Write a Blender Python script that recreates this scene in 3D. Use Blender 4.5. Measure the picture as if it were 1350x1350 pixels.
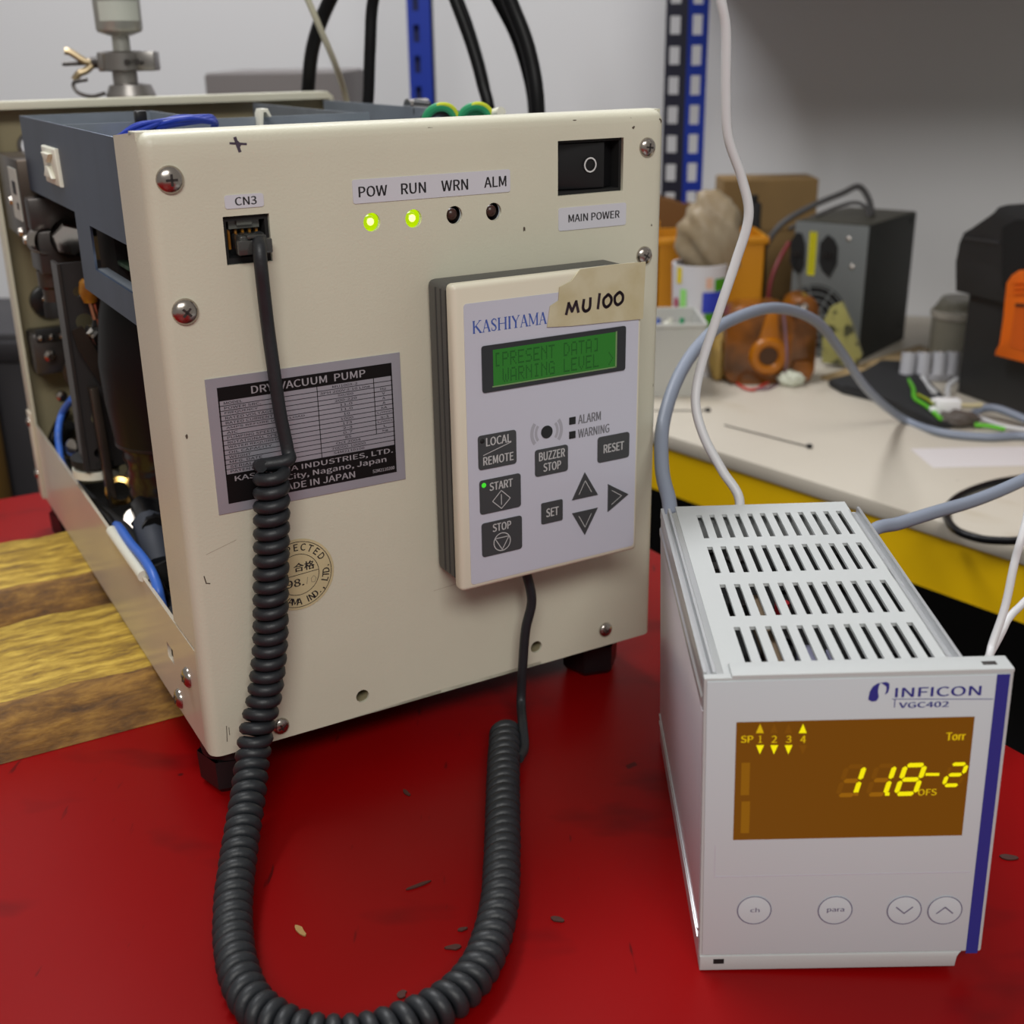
import bpy, bmesh, math, random
from mathutils import Vector, Matrix
random.seed(7)
PI = math.pi
SC = bpy.context.scene
COL = SC.collection
for _o in list(bpy.data.objects): bpy.data.objects.remove(_o)

# ------------------------------------------------------------------ camera
PX = 1350.0; F = 1605.13
RT = Vector((0.999890210, -0.005295022, -0.013839443))
UP = Vector((0.014817808, 0.357302585, 0.933871134))
FW = Vector((0.0, 0.933973675, -0.357341818))
CAM = Vector((0, 0, 0.3355009))
cd = bpy.data.cameras.new('camera'); cam = bpy.data.objects.new('camera', cd); COL.objects.link(cam)
cd.sensor_width = 36; cd.sensor_fit = 'HORIZONTAL'; cd.lens = 36 * F / PX
cd.clip_start = 0.01; cd.clip_end = 30
m = Matrix((RT, UP, -FW)).transposed().to_4x4(); m.translation = CAM; cam.matrix_world = m
cd.dof.use_dof = True; cd.dof.focus_distance = 0.535; cd.dof.aperture_fstop = 11.0
SC.camera = cam
# ------------------------------------------------------------------ world, lights, exposure
w = bpy.data.worlds.new('room'); SC.world = w; w.use_nodes = True
bg = w.node_tree.nodes['Background']; bg.inputs[0].default_value = (1.0, 0.95, 0.89, 1); bg.inputs[1].default_value = 0.26
SC.view_settings.view_transform = 'Standard'; SC.view_settings.look = 'None'
SC.view_settings.gamma = 1; SC.view_settings.exposure = -0.03; SC.view_settings.use_curve_mapping = False
def area(name, loc, target, sx, sy, power, col=(1, 1, 1)):
    l = bpy.data.lights.new(name, 'AREA'); l.shape = 'RECTANGLE'; l.size = sx; l.size_y = sy; l.energy = power; l.color = col
    o = bpy.data.objects.new(name, l); COL.objects.link(o); o.location = loc
    d = Vector(target) - Vector(loc); o.rotation_euler = d.to_track_quat('-Z', 'Y').to_euler()
    return o
area('ceiling_tube_light', (-0.50, 1.10, 1.80), (-0.2, 0.85, 0), 1.2, 0.10, 18, (0.97, 0.98, 1.0))
area('ceiling_tube_light', (-0.38, 1.36, 1.80), (-0.1, 1.1, 0), 1.2, 0.10, 12, (0.97, 0.98, 1.0))
area('room_fill_light', (0.20, -1.62, 1.95), (0.05, 0.5, 0.15), 1.5, 0.6, 43, (1.0, 0.985, 0.95))

# ------------------------------------------------------------------ frames (millimetres)
class Fr:
    def __init__(s, o, rz=0, ry=0):
        s.o = Vector(o) * .001; s.M = Matrix.Translation(s.o) @ Matrix.Rotation(rz, 4, 'Z') @ Matrix.Rotation(ry, 4, 'Y')
        s.I = s.M.inverted()
    def at(s, x, y, ax, v):            # point of this frame seen at photo position x, y where coordinate ax is v
        d = RT * ((x - 675) / F) - UP * ((y - 675) / F) + FW
        r = s.I.to_3x3() @ d; c = s.I @ CAM
        return (c + r * ((v * .001 - c[ax]) / r[ax])) * 1000
    def to(s, p): return (s.M @ (Vector(p) * .001)) * 1000
    def inv(s, p): return (s.I @ (Vector(p) * .001)) * 1000
WO = Fr((0, 0, 0))
PUMP = Fr((-142.08, 491.41, 0), 0.51619)
GAUGE = Fr((70.02, 377.11, 0), -0.0276, -0.0273)
PEND = Fr(PUMP.to((118.3, 0, 94.5)), 0.51619)

# ------------------------------------------------------------------ materials
def lin(c):
    return tuple(((v / 255) / 12.92 if v / 255 <= .04045 else ((v / 255 + .055) / 1.055) ** 2.4) for v in c) + (1,)
MATS = {}
def pm(name, rgb, rough=.5, metal=0, noise=0, nscale=60, bump=0, bscale=400, alpha=None, trans=0, coat=0, rgb2=None, spec=None, stretch=None):
    if name in MATS: return MATS[name]
    mt = bpy.data.materials.new(name); mt.use_nodes = True; nt = mt.node_tree; b = nt.nodes['Principled BSDF']
    b.inputs['Base Color'].default_value = lin(rgb); b.inputs['Roughness'].default_value = rough; b.inputs['Metallic'].default_value = metal
    if trans: b.inputs['Transmission Weight'].default_value = trans
    if alpha is not None: b.inputs['Alpha'].default_value = alpha
    if coat: b.inputs['Coat Weight'].default_value = coat
    if spec is not None: b.inputs['Specular IOR Level'].default_value = spec
    if noise or bump:
        tc = nt.nodes.new('ShaderNodeTexCoord'); mp = nt.nodes.new('ShaderNodeMapping'); nt.links.new(tc.outputs['Object'], mp.inputs[0])
        if stretch: mp.inputs['Scale'].default_value = stretch
    if noise:
        n = nt.nodes.new('ShaderNodeTexNoise'); n.inputs['Scale'].default_value = nscale; n.inputs['Detail'].default_value = 6
        nt.links.new(mp.outputs[0], n.inputs['Vector'])
        r = nt.nodes.new('ShaderNodeValToRGB'); c = lin(rgb); c2 = lin(rgb2) if rgb2 else tuple(v * (1 - noise) for v in c[:3]) + (1,)
        r.color_ramp.elements[0].position = .35; r.color_ramp.elements[0].color = c2
        r.color_ramp.elements[1].position = .65; r.color_ramp.elements[1].color = c
        nt.links.new(n.outputs['Fac'], r.inputs[0]); nt.links.new(r.outputs[0], b.inputs['Base Color'])
    if bump:
        n = nt.nodes.new('ShaderNodeTexNoise'); n.inputs['Scale'].default_value = bscale; n.inputs['Detail'].default_value = 3
        nt.links.new(mp.outputs[0], n.inputs['Vector'])
        bp = nt.nodes.new('ShaderNodeBump'); bp.inputs['Strength'].default_value = bump; bp.inputs['Distance'].default_value = .001
        nt.links.new(n.outputs['Fac'], bp.inputs['Height']); nt.links.new(bp.outputs[0], b.inputs['Normal'])
    MATS[name] = mt; return mt
def em(name, rgb, k=1.0):
    if name in MATS: return MATS[name]
    mt = bpy.data.materials.new(name); mt.use_nodes = True; b = mt.node_tree.nodes['Principled BSDF']
    b.inputs['Base Color'].default_value = (0.005, 0.005, 0.005, 1); b.inputs['Roughness'].default_value = .25
    b.inputs['Emission Color'].default_value = lin(rgb); b.inputs['Emission Strength'].default_value = k
    MATS[name] = mt; return mt

CREAM = pm('cream_paint', (211, 208, 188), .42, noise=.07, nscale=9, bump=.12, bscale=900)
CREAM2 = pm('cream_paint_rail', (207, 196, 177), .32, noise=.06, nscale=12, coat=.2)
CREAM_SHADE = pm('cream_paint_shaded', (146, 136, 106), .5, noise=.1, nscale=12)  # cream paint on inner faces, with their shade put into the colour
BLUEGREY = pm('blue_grey_zinc', (66, 78, 98), .42, .3, noise=.3, nscale=22, stretch=(1, 1, .25))
GREYZ = pm('grey_zinc', (142, 150, 160), .4, .35, noise=.2, nscale=30)
STEEL = pm('steel', (182, 174, 166), .24, 1.0, bump=.1, bscale=200)
CHROME = pm('chrome', (225, 222, 218), .12, 1.0)
DKMETAL = pm('dark_metal', (84, 80, 78), .38, .7, noise=.3, nscale=40)
BRNMETAL = pm('brown_metal', (92, 82, 74), .35, .8, noise=.3, nscale=30)
BLACK = pm('black_plastic', (20, 20, 22), .35)
BLACKM = pm('black_matt', (14, 14, 15), .7)
RUBBER = pm('cord_rubber', (35, 38, 42), .48, noise=.12, nscale=80, bump=.15, bscale=500)
HOSEB = pm('black_hose', (17, 17, 19), .4, spec=.22)
CRINK = pm('black_film', (10, 10, 12), .28, bump=.9, bscale=55)
BLUEW = pm('blue_wire', (62, 110, 205), .4)
DBLUEW = pm('dark_blue_wire', (32, 58, 165), .4)
GREYSL = pm('grey_sleeve', (58, 62, 72), .6)
WHITEP = pm('white_plastic', (226, 224, 208), .4)
LABELW = pm('label_white', (206, 206, 214), .45)
INK = pm('black_ink', (26, 24, 28), .6)
INKP = pm('fine_ink', (56, 54, 60), .6)
SILVER = pm('plate_silver', (172, 172, 182), .4, .4, noise=.1, nscale=20)
PCB = pm('green_board', (84, 112, 88), .5, noise=.5, nscale=160, rgb2=(40, 60, 48))
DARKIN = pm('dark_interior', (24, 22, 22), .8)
AMBERR = pm('amber_cap', (196, 140, 36), .3, noise=.4, nscale=60, rgb2=(120, 70, 20))
LEDOFF = pm('led_off', (64, 40, 34), .3)
DGREY = pm('pendant_grey', (84, 84, 82), .5, bump=.1, bscale=900)
BEZEL = pm('pendant_cream', (222, 216, 196), .42)
OVER = pm('overlay_lavender', (196, 197, 210), .4)
KEYG = pm('key_grey', (62, 64, 66), .45)
KEYINK = pm('key_print', (190, 190, 190), .5)
NAVY = pm('logo_blue', (66, 92, 170), .5)
LCDK = pm('lcd_frame', (44, 46, 50), .3)
TAPE = pm('masking_tape', (202, 194, 164), .65, noise=.18, nscale=60, rgb2=(188, 176, 138))
GWHITE = pm('gauge_white', (188, 191, 191), .62, bump=.06, bscale=900, spec=.25)
GFACE = pm('gauge_face', (201, 211, 216), .42, spec=.35)
GALU = pm('gauge_aluminium', (196, 198, 200), .3, .55)
GNAVY = pm('stripe_navy', (44, 52, 140), .45)
GRING = pm('button_ring', (112, 112, 136), .5)
AMB = em('amber_screen', (110, 66, 1), .9)
DIG = em('digit_yellow', (246, 230, 4), 1.0)
DIGM = em('digit_mid', (214, 176, 6), .9)
GHO = em('digit_ghost', (150, 96, 4), .9)
GHO2 = em('digit_ghost_faint', (120, 73, 2), .9)
BAR = em('dim_bar_amber', (136, 88, 3), .9)
LCDG = em('lcd_green', (34, 112, 26), .7)
LCDD = em('lcd_char', (16, 78, 16), .7)
LEDR = em('led_rim', (176, 214, 0), 1.0)
LEDC = em('led_core', (250, 255, 120), 3.0)
LEDG = em('led_green', (60, 200, 40), 1.2)

def wood_mat(name, light, mid, dark):
    mt = bpy.data.materials.new(name); mt.use_nodes = True; nt = mt.node_tree; b = nt.nodes['Principled BSDF']
    tc = nt.nodes.new('ShaderNodeTexCoord'); mp = nt.nodes.new('ShaderNodeMapping'); mp.inputs['Scale'].default_value = (42, 170, 170)
    nt.links.new(tc.outputs['Object'], mp.inputs[0])
    n = nt.nodes.new('ShaderNodeTexNoise'); n.inputs['Scale'].default_value = 1.0; n.inputs['Detail'].default_value = 9; n.inputs['Roughness'].default_value = .68; n.inputs['Distortion'].default_value = .25
    nt.links.new(mp.outputs[0], n.inputs['Vector'])
    r = nt.nodes.new('ShaderNodeValToRGB'); e = r.color_ramp.elements
    e[0].position = .30; e[0].color = lin(dark); e[1].position = .66; e[1].color = lin(light)
    k = e.new(.48); k.color = lin(mid)
    nt.links.new(n.outputs['Fac'], r.inputs[0])
    nt.links.new(r.outputs[0], b.inputs['Base Color']); b.inputs['Roughness'].default_value = .62
    bp = nt.nodes.new('ShaderNodeBump'); bp.inputs['Strength'].default_value = .8; bp.inputs['Distance'].default_value = .0015
    nt.links.new(n.outputs['Fac'], bp.inputs['Height']); nt.links.new(bp.outputs[0], b.inputs['Normal'])
    return mt
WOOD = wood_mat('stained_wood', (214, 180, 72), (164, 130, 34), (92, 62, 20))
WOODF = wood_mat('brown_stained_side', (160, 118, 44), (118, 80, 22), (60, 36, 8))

def speck_mat(name, base, var, layers, rough=.4, vs=3.0, bump=0, spec=None):
    """base colour with broad variation, then layers (scale, threshold, colour, stretch) of specks or smears"""
    mt = bpy.data.materials.new(name); mt.use_nodes = True; nt = mt.node_tree; b = nt.nodes['Principled BSDF']
    tc = nt.nodes.new('ShaderNodeTexCoord')
    n = nt.nodes.new('ShaderNodeTexNoise'); n.inputs['Scale'].default_value = vs; n.inputs['Detail'].default_value = 5
    nt.links.new(tc.outputs['Object'], n.inputs['Vector'])
    r = nt.nodes.new('ShaderNodeValToRGB'); r.color_ramp.elements[0].position = .3; r.color_ramp.elements[1].position = .7
    r.color_ramp.elements[0].color = lin(var); r.color_ramp.elements[1].color = lin(base); nt.links.new(n.outputs['Fac'], r.inputs[0])
    cur = r.outputs[0]
    for i, (sc, th, c, st, soft) in enumerate(layers):
        mp = nt.nodes.new('ShaderNodeMapping'); mp.inputs['Scale'].default_value = st; mp.inputs['Location'].default_value = (i * 3.1, i * 1.7, 0); mp.inputs['Rotation'].default_value = (0, 0, i * 1.1)
        nt.links.new(tc.outputs['Object'], mp.inputs[0])
        n = nt.nodes.new('ShaderNodeTexNoise'); n.inputs['Scale'].default_value = sc; n.inputs['Detail'].default_value = 3; nt.links.new(mp.outputs[0], n.inputs['Vector'])
        q = nt.nodes.new('ShaderNodeMapRange'); q.inputs['From Min'].default_value = th; q.inputs['From Max'].default_value = th + soft; nt.links.new(n.outputs['Fac'], q.inputs[0])
        mx = nt.nodes.new('ShaderNodeMix'); mx.data_type = 'RGBA'; nt.links.new(q.outputs[0], mx.inputs[0]); nt.links.new(cur, mx.inputs[6]); mx.inputs[7].default_value = lin(c)
        cur = mx.outputs[2]
    nt.links.new(cur, b.inputs['Base Color']); b.inputs['Roughness'].default_value = rough
    if spec is not None: b.inputs['Specular IOR Level'].default_value = spec
    return mt
RED = speck_mat('red_table_paint', (140, 4, 6), (131, 3, 5), [(38, .74, (70, 8, 10), (1, 1, 1), .02), (11, .60, (102, 4, 7), (1, 2.2, 1), .14), (55, .70, (88, 8, 10), (3, .5, 1), .05), (120, .79, (190, 80, 74), (1, 1, 1), .02)], .38, spec=.14)
DESKM = speck_mat('desk_laminate', (204, 196, 182), (190, 181, 166), [(7, .62, (178, 164, 140), (1, 2, 1), .15), (60, .76, (96, 84, 70), (1, 1, 1), .03), (30, .75, (150, 138, 120), (4, .6, 1), .05)], .45)
WALLM = speck_mat('wall_paint', (216, 216, 218), (212, 212, 214), [(5, .68, (206, 205, 207), (1, 1, 1), .2)], .8, 1.5)
YELM = speck_mat('yellow_fascia_paint', (252, 204, 2), (244, 194, 0), [(16, .70, (150, 116, 10), (1, 1, 1), .1)], .4)

# ------------------------------------------------------------------ mesh builder (millimetres in, metres out)
def cr(pts, n=8):                       # smooth curve through points
    P = [Vector(p) for p in pts]; P = [P[0] * 2 - P[1]] + P + [P[-1] * 2 - P[-2]]; out = []
    for i in range(1, len(P) - 2):
        a, b, c, d = P[i - 1], P[i], P[i + 1], P[i + 2]
        for k in range(n):
            t = k / n; out.append(.5 * ((2 * b) + (c - a) * t + (2 * a - 5 * b + 4 * c - d) * t * t + (3 * b - a - 3 * c + d) * t ** 3))
    out.append(P[-2]); return out
class MB:
    def __init__(s): s.bm = bmesh.new()
    def v(s, p): return s.bm.verts.new(Vector(p) * .001)
    def f(s, vs):
        try: return s.bm.faces.new(vs)
        except ValueError: return None
    def quad(s, a, b, c, d): s.f([s.v(a), s.v(b), s.v(c), s.v(d)]); return s
    def poly(s, pts): s.f([s.v(p) for p in pts]); return s
    def box(s, a, b, bev=0, seg=2, M=None):
        x0, y0, z0 = a; x1, y1, z1 = b
        vs = [s.v(p) for p in ((x0,y0,z0),(x1,y0,z0),(x1,y1,z0),(x0,y1,z0),(x0,y0,z1),(x1,y0,z1),(x1,y1,z1),(x0,y1,z1))]
        if M is not None:
            for v in vs: v.co = (M @ (v.co * 1000)) * .001
        fs = [s.f([vs[i] for i in q]) for q in ((0,3,2,1),(4,5,6,7),(0,1,5,4),(1,2,6,5),(2,3,7,6),(3,0,4,7))]
        if bev:
            es = {e for f in fs for e in f.edges}
            bmesh.ops.bevel(s.bm, geom=list(es), offset=bev * .001, segments=seg, profile=.5, affect='EDGES')
        return s
    def prism(s, poly, ax, a, b, bev=0):       # poly in the two other axes (in order), extruded along ax
        def P(u, v, t): return {0: (t, u, v), 1: (u, t, v), 2: (u, v, t)}[ax]
        A = [s.v(P(u, v, a)) for u, v in poly]; B = [s.v(P(u, v, b)) for u, v in poly]; n = len(poly)
        fs = [s.f(A), s.f(B[::-1])] + [s.f([A[i], B[i], B[(i + 1) % n], A[(i + 1) % n]]) for i in range(n)]
        if bev:
            es = list(fs[0].edges) + list(fs[1].edges)
            bmesh.ops.bevel(s.bm, geom=es, offset=bev * .001, segments=2, profile=.5, affect='EDGES')
        return s
    def tube(s, pts, r, seg=10, cap=True, radii=None):
        pts = [Vector(p) for p in pts]; n = len(pts); T = []
        for i in range(n):
            t = pts[min(i + 1, n - 1)] - pts[max(i - 1, 0)]; T.append(t.normalized() if t.length > 1e-9 else Vector((0, 0, 1)))
        nrm = T[0].orthogonal().normalized(); rings = []
        for i in range(n):
            if i:
                q = T[i - 1].rotation_difference(T[i]); nrm = (q @ nrm); nrm = (nrm - T[i] * nrm.dot(T[i])).normalized()
            bn = T[i].cross(nrm); rr = radii[i] if radii else r
            rings.append([s.v(pts[i] + (nrm * math.cos(2 * PI * k / seg) + bn * math.sin(2 * PI * k / seg)) * rr) for k in range(seg)])
        for i in range(n - 1):
            for k in range(seg): s.f([rings[i][k], rings[i][(k + 1) % seg], rings[i + 1][(k + 1) % seg], rings[i + 1][k]])
        if cap: s.f(rings[0][::-1]); s.f(rings[-1])
        return s
    def cyl(s, a, b, r, seg=20, r2=None):
        return s.tube([a, b], r, seg, True, [r, r if r2 is None else r2])
    def lathe(s, prof, o, axis, seg=24):        # prof: (radius, height) along axis from o
        o = Vector(o); ax = Vector(axis).normalized(); u = ax.orthogonal().normalized(); w_ = ax.cross(u); rings = []
        for r, h in prof:
            if r < 1e-6: rings.append([s.v(o + ax * h)])
            else: rings.append([s.v(o + ax * h + (u * math.cos(2 * PI * k / seg) + w_ * math.sin(2 * PI * k / seg)) * r) for k in range(seg)])
        for A, B in zip(rings, rings[1:]):
            for k in range(seg):
                a0, a1 = A[k % len(A)], A[(k + 1) % len(A)]; b0, b1 = B[k % len(B)], B[(k + 1) % len(B)]
                q = []
                for z in (a0, a1, b1, b0):
                    if z not in q: q.append(z)
                if len(q) > 2: s.f(q)
        return s
    def disc(s, c, r, n=24, ax=1, r_in=0, a0=0, a1=2 * PI):   # flat ring or disc facing -y (ax=1) or +z (ax=2)
        def P(t, rr): 
            u, v = rr * math.cos(t), rr * math.sin(t)
            return (c[0] + u, c[1], c[2] + v) if ax == 1 else ((c[0] + u, c[1] + v, c[2]) if ax == 2 else (c[0], c[1] + u, c[2] + v))
        full = abs(a1 - a0 - 2 * PI) < 1e-6; N = n if full else n + 1
        O = [s.v(P(a0 + (a1 - a0) * k / n, r)) for k in range(N)]
        if r_in:
            I = [s.v(P(a0 + (a1 - a0) * k / n, r_in)) for k in range(N)]
            for k in range(n): s.f([O[k], O[(k + 1) % N], I[(k + 1) % N], I[k]])
        else: s.f(O)
        return s
    def line(s, pts, wd, y, closed=False):      # flat stroke in the xz plane at depth y
        P = [Vector((a, b)) for a, b in pts]; seg = list(zip(P, P[1:])) + ([(P[-1], P[0])] if closed else [])
        for a, b in seg:
            d = (b - a)
            if d.length < 1e-9: continue
            d.normalize(); n = Vector((-d.y, d.x)) * wd / 2; e = d * wd * .35; a2 = a - e; b2 = b + e
            s.quad((a2.x + n.x, y, a2.y + n.y), (a2.x - n.x, y, a2.y - n.y), (b2.x - n.x, y, b2.y - n.y), (b2.x + n.x, y, b2.y + n.y))
        return s
    def sheet(s, rect, holes=(), mapf=None, exu=(), exv=(), skip=None):
        """flat sheet with rectangular ('r',u0,v0,u1,v1) and round ('c',u,v,r) holes; mapf(u,v) -> point"""
        mapf = mapf or (lambda u, v: (u, 0, v))
        u0, v0, u1, v1 = rect; cells = []
        for h in holes:
            if h[0] == 'r': cells.append((h[1], h[2], h[3], h[4], None))
            else: R = h[3] * 1.3; cells.append((h[1] - R, h[2] - R, h[1] + R, h[2] + R, h))
        rd = lambda q: round(q, 4)
        U = sorted({rd(q) for q in [u0, u1, *exu] + [c[0] for c in cells] + [c[2] for c in cells]}); V = sorted({rd(q) for q in [v0, v1, *exv] + [c[1] for c in cells] + [c[3] for c in cells]})
        vd = {}
        def gv(u, v):
            k = (rd(u), rd(v))
            if k not in vd: vd[k] = s.v(mapf(*k))
            return vd[k]
        for a, b in zip(U, U[1:]):
            for c, d in zip(V, V[1:]):
                mu, mv = (a + b) / 2, (c + d) / 2
                if any(q[0] < mu < q[2] and q[1] < mv < q[3] for q in cells): continue
                if skip and skip(mu, mv): continue
                s.f([gv(a, c), gv(b, c), gv(b, d), gv(a, d)])
        for q in cells:
            if q[4] is None: continue
            _, cu, cv, r = q[4]
            uu = [x for x in U if rd(q[0]) <= x <= rd(q[2])]; vv = [x for x in V if rd(q[1]) <= x <= rd(q[3])]
            per = [(x, vv[0]) for x in uu] + [(uu[-1], x) for x in vv[1:]] + [(x, vv[-1]) for x in uu[::-1][1:]] + [(uu[0], x) for x in vv[::-1][1:-1]]
            N = 24; ang = lambda p: math.atan2(p[1] - cv, p[0] - cu) % (2 * PI)
            per.sort(key=ang); ci = [(cu + r * math.cos(2 * PI * k / N), cv + r * math.sin(2 * PI * k / N)) for k in range(N)]
            ci[0] = (cu + r, cv); pv = [gv(*p) for p in per]; cvs = [s.v(mapf(*p)) for p in ci]
            pa = [ang(p) for p in per] + [ang(per[0]) + 2 * PI]; ca = [2 * PI * k / N for k in range(N + 1)]
            i = j = 0; np_ = len(per)
            # start: nearest circle vertex for perimeter start
            while i < np_ or j < N:
                if j >= N or (i < np_ and (pa[i] + pa[i + 1]) / 2 <= ca[j + 1] + 1e-9):
                    s.f([pv[i % np_], pv[(i + 1) % np_], cvs[j % N]]); i += 1
                else:
                    s.f([pv[i % np_], cvs[(j + 1) % N], cvs[j % N]]); j += 1
        return s
    def done(s, name, mat, parent=None, smooth=35, solid=None, recalc=True):
        if recalc and not solid: bmesh.ops.recalc_face_normals(s.bm, faces=s.bm.faces)
        me = bpy.data.meshes.new(name); s.bm.to_mesh(me); s.bm.free()
        me.materials.append(mat)
        if smooth:
            me.polygons.foreach_set('use_smooth', [True] * len(me.polygons)); me.set_sharp_from_angle(angle=math.radians(smooth))
        if solid:
            cnt = {}
            for p in me.polygons:
                for k in p.edge_keys: cnt[k] = cnt.get(k, 0) + 1
            for e_ in me.edges:
                if cnt.get(e_.key, 0) == 1: e_.use_edge_sharp = True
        o = bpy.data.objects.new(name, me); COL.objects.link(o)
        if parent: o.parent = parent
        if solid:
            md = o.modifiers.new('thickness', 'SOLIDIFY'); md.thickness = abs(solid) * .001; md.offset = -1 if solid > 0 else 1
        return o
def thing(name, label, cat, fr=None, group=None):
    o = bpy.data.objects.new(name, None); COL.objects.link(o); o.empty_display_size = .02
    if fr: o.matrix_world = fr.M
    return tag(o, label, cat, group)
def tag(o, label=None, cat=None, group=None, kind=None):
    if label: o['label'] = label
    if cat: o['category'] = cat
    if group: o['group'] = group
    if kind: o['kind'] = kind
    return o
# text: made as font curves, turned to meshes at the end. plane 'xz' faces -y
TX = []
FONT = None
try:
    import os
    FONT = bpy.data.fonts.load(os.path.join(bpy.utils.system_resource('DATAFILES'), 'fonts', 'Noto Sans CJK Regular.woff2'))
except Exception: FONT = None
def text(s, parent, mat, box, y, name='lettering', rot=0, shear=0, keep=False, arc=None, label=None, bold=.06):
    """box = (x0, z0, x1, z1) the lettering fills"""
    TX.append((s, parent, mat, box, y, name, rot, shear, arc, label, bold))
def finish_text():
    obs = []
    for t in TX:
        parts = [t[0]] if not t[8] else list(t[0])
        for ch in parts:
            if ch == ' ': obs.append(None); continue
            c = bpy.data.curves.new('t', 'FONT'); c.body = ch; c.resolution_u = 3; c.shear = t[7]
            if FONT and ord(ch[0]) < 0x2000: c.font = FONT
            o = bpy.data.objects.new('t', c); COL.objects.link(o); obs.append(o)
    bpy.context.view_layer.update(); dg = bpy.context.evaluated_depsgraph_get(); i = 0
    for (s, parent, mat, box, y, name, rot, shear, arc, label, bold) in TX:
        if not arc:
            me = bpy.data.meshes.new_from_object(obs[i].evaluated_get(dg)); i += 1
            vs = me.vertices
            if len(vs) == 0: continue
            xs = [v.co.x for v in vs]; ys = [v.co.y for v in vs]
            x0, x1, y0, y1 = min(xs), max(xs), min(ys), max(ys); X0, Z0, X1, Z1 = box
            kx = (X1 - X0) / max(x1 - x0, 1e-6); ky = (Z1 - Z0) / max(y1 - y0, 1e-6); cx, cz = (X0 + X1) / 2, (Z0 + Z1) / 2
            for v in vs:
                px = (v.co.x - (x0 + x1) / 2) * kx; pz = (v.co.y - (y0 + y1) / 2) * ky
                qx = px * math.cos(rot) - pz * math.sin(rot); qz = px * math.sin(rot) + pz * math.cos(rot)
                v.co = Vector((cx + qx, y, cz + qz)) * .001
        else:
            cx, cz, r, a0, a1, h, inward = arc; bmx = bmesh.new(); n = len(s)
            cap = None
            for k, ch in enumerate(s):
                o = obs[i]; i += 1
                if o is None: continue
                m1 = bpy.data.meshes.new_from_object(o.evaluated_get(dg)); a = a0 + (a1 - a0) * k / (n - 1)
                xs = [v.co.x for v in m1.vertices]; mid = (min(xs) + max(xs)) / 2
                for v in m1.vertices:
                    if cap is None: cap = max(p.co.y for p in m1.vertices)
                    u = (v.co.x - mid) * h / cap; q = v.co.y * h / cap
                    if inward: rad = r + h - q; ta = a + PI / 2
                    else: rad = r + q; ta = a - PI / 2
                    v.co = Vector((cx + rad * math.cos(a) + u * math.cos(ta), y, cz + rad * math.sin(a) + u * math.sin(ta))) * .001
                bmx.from_mesh(m1)
                for v in m1.vertices: v.co += Vector((.00016, -.00002, .00012))
                bmx.from_mesh(m1); bpy.data.meshes.remove(m1)
            me = bpy.data.meshes.new(name); bmx.to_mesh(me); bmx.free()
        if bold and box:                     # thicken the print: a second copy of each glyph a hair to the side
            bm2 = bmesh.new(); bm2.from_mesh(me); g = bmesh.ops.duplicate(bm2, geom=list(bm2.faces))['geom']
            d = (box[3] - box[1]) * bold * .001
            for v in g:
                if isinstance(v, bmesh.types.BMVert): v.co += Vector((d, -.00001, d * .3))
            bm2.to_mesh(me); bm2.free()
        me.name = name; me.materials.clear(); me.materials.append(mat)
        o = bpy.data.objects.new(name, me); COL.objects.link(o); o.parent = parent
        if label: o['label'] = label
    for o in obs:
        if o: 
            c = o.data; bpy.data.objects.remove(o); bpy.data.curves.remove(c)

# ================================================================== SETTING
WY = lambda x: 1575 - .21 * (x - 520)           # back wall line (mm)
mb = MB(); mb.poly([(-2600, WY(-2600), -760), (1800, WY(1800), -760), (1800, WY(1800), 1900), (-2600, WY(-2600), 1900)])
mb.poly([(-2600, WY(-2600) + 60, -760), (1800, WY(1800) + 60, -760), (1800, WY(1800) + 60, 1900), (-2600, WY(-2600) + 60, 1900)])
tag(mb.done('wall_back', WALLM), kind='structure')
FLOORM = speck_mat('dark_floor', (44, 42, 42), (30, 29, 30), [(20, .7, (60, 56, 52), (1, 1, 1), .1)], .7)
mb = MB(); mb.box((-2600, -1500, -790), (1800, 2300, -760))
tag(mb.done('floor', FLOORM), kind='structure')

# red work table
u = Vector((.870, .4935, 0)); e = Vector((.498, -.867, 0)); K = Vector((-81, 1112, 0))
tt = thing('work_table', 'red painted work table the pump and gauge controller stand on', 'table', Fr((-81, 1112, -760)))
pl = [K, K - u * 1250, K - u * 1250 + e * 1450, K + e * 1450]
mb = MB(); mb.prism([(p.x + 81, p.y - 1112) for p in pl], 2, 730, 760, 1.5); mb.done('tabletop', RED, tt)
for a, b in ((-60, 60), (-1190, 60), (-1190, 1390), (-60, 1390)):
    p = u * a + e * b; mb = MB(); mb.box((p.x - 25, p.y - 25, 0), (p.x + 25, p.y + 25, 730), 3); mb.done('leg', DKMETAL, tt)
# white topped desk with yellow fascia
D0 = Vector((136.5, 1077.4)); dd = Vector((.61742, -.78663)); dn = Vector((.78663, .61742))
DF = Fr((136.5, 1077.4, 0), math.atan2(dd.y, dd.x))   # x along the front edge toward the viewer, y away from the red table
dk = thing('side_desk', 'worn white topped desk with yellow front behind the red table', 'desk', Fr((136.5, 1077.4, -760), math.atan2(dd.y, dd.x)))
def wl(xl):  # local y on wall for local x
    lo, hi = 0, 3000
    for _ in range(40):
        md = (lo + hi) / 2; p = DF.to((xl, md, 0))
        if p.y < WY(p.x) - 4: lo = md
        else: hi = md
    return lo
mb = MB(); mb.prism([(-330, 0), (560, 0), (560, wl(560)), (-330, wl(-330))], 2, 746.5, 760, 1.8); mb.done('desktop', DESKM, dk)
mb = MB(); mb.box((-322, 3, 702), (555, 14, 746)); mb.done('fascia', YELM, dk)
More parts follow.
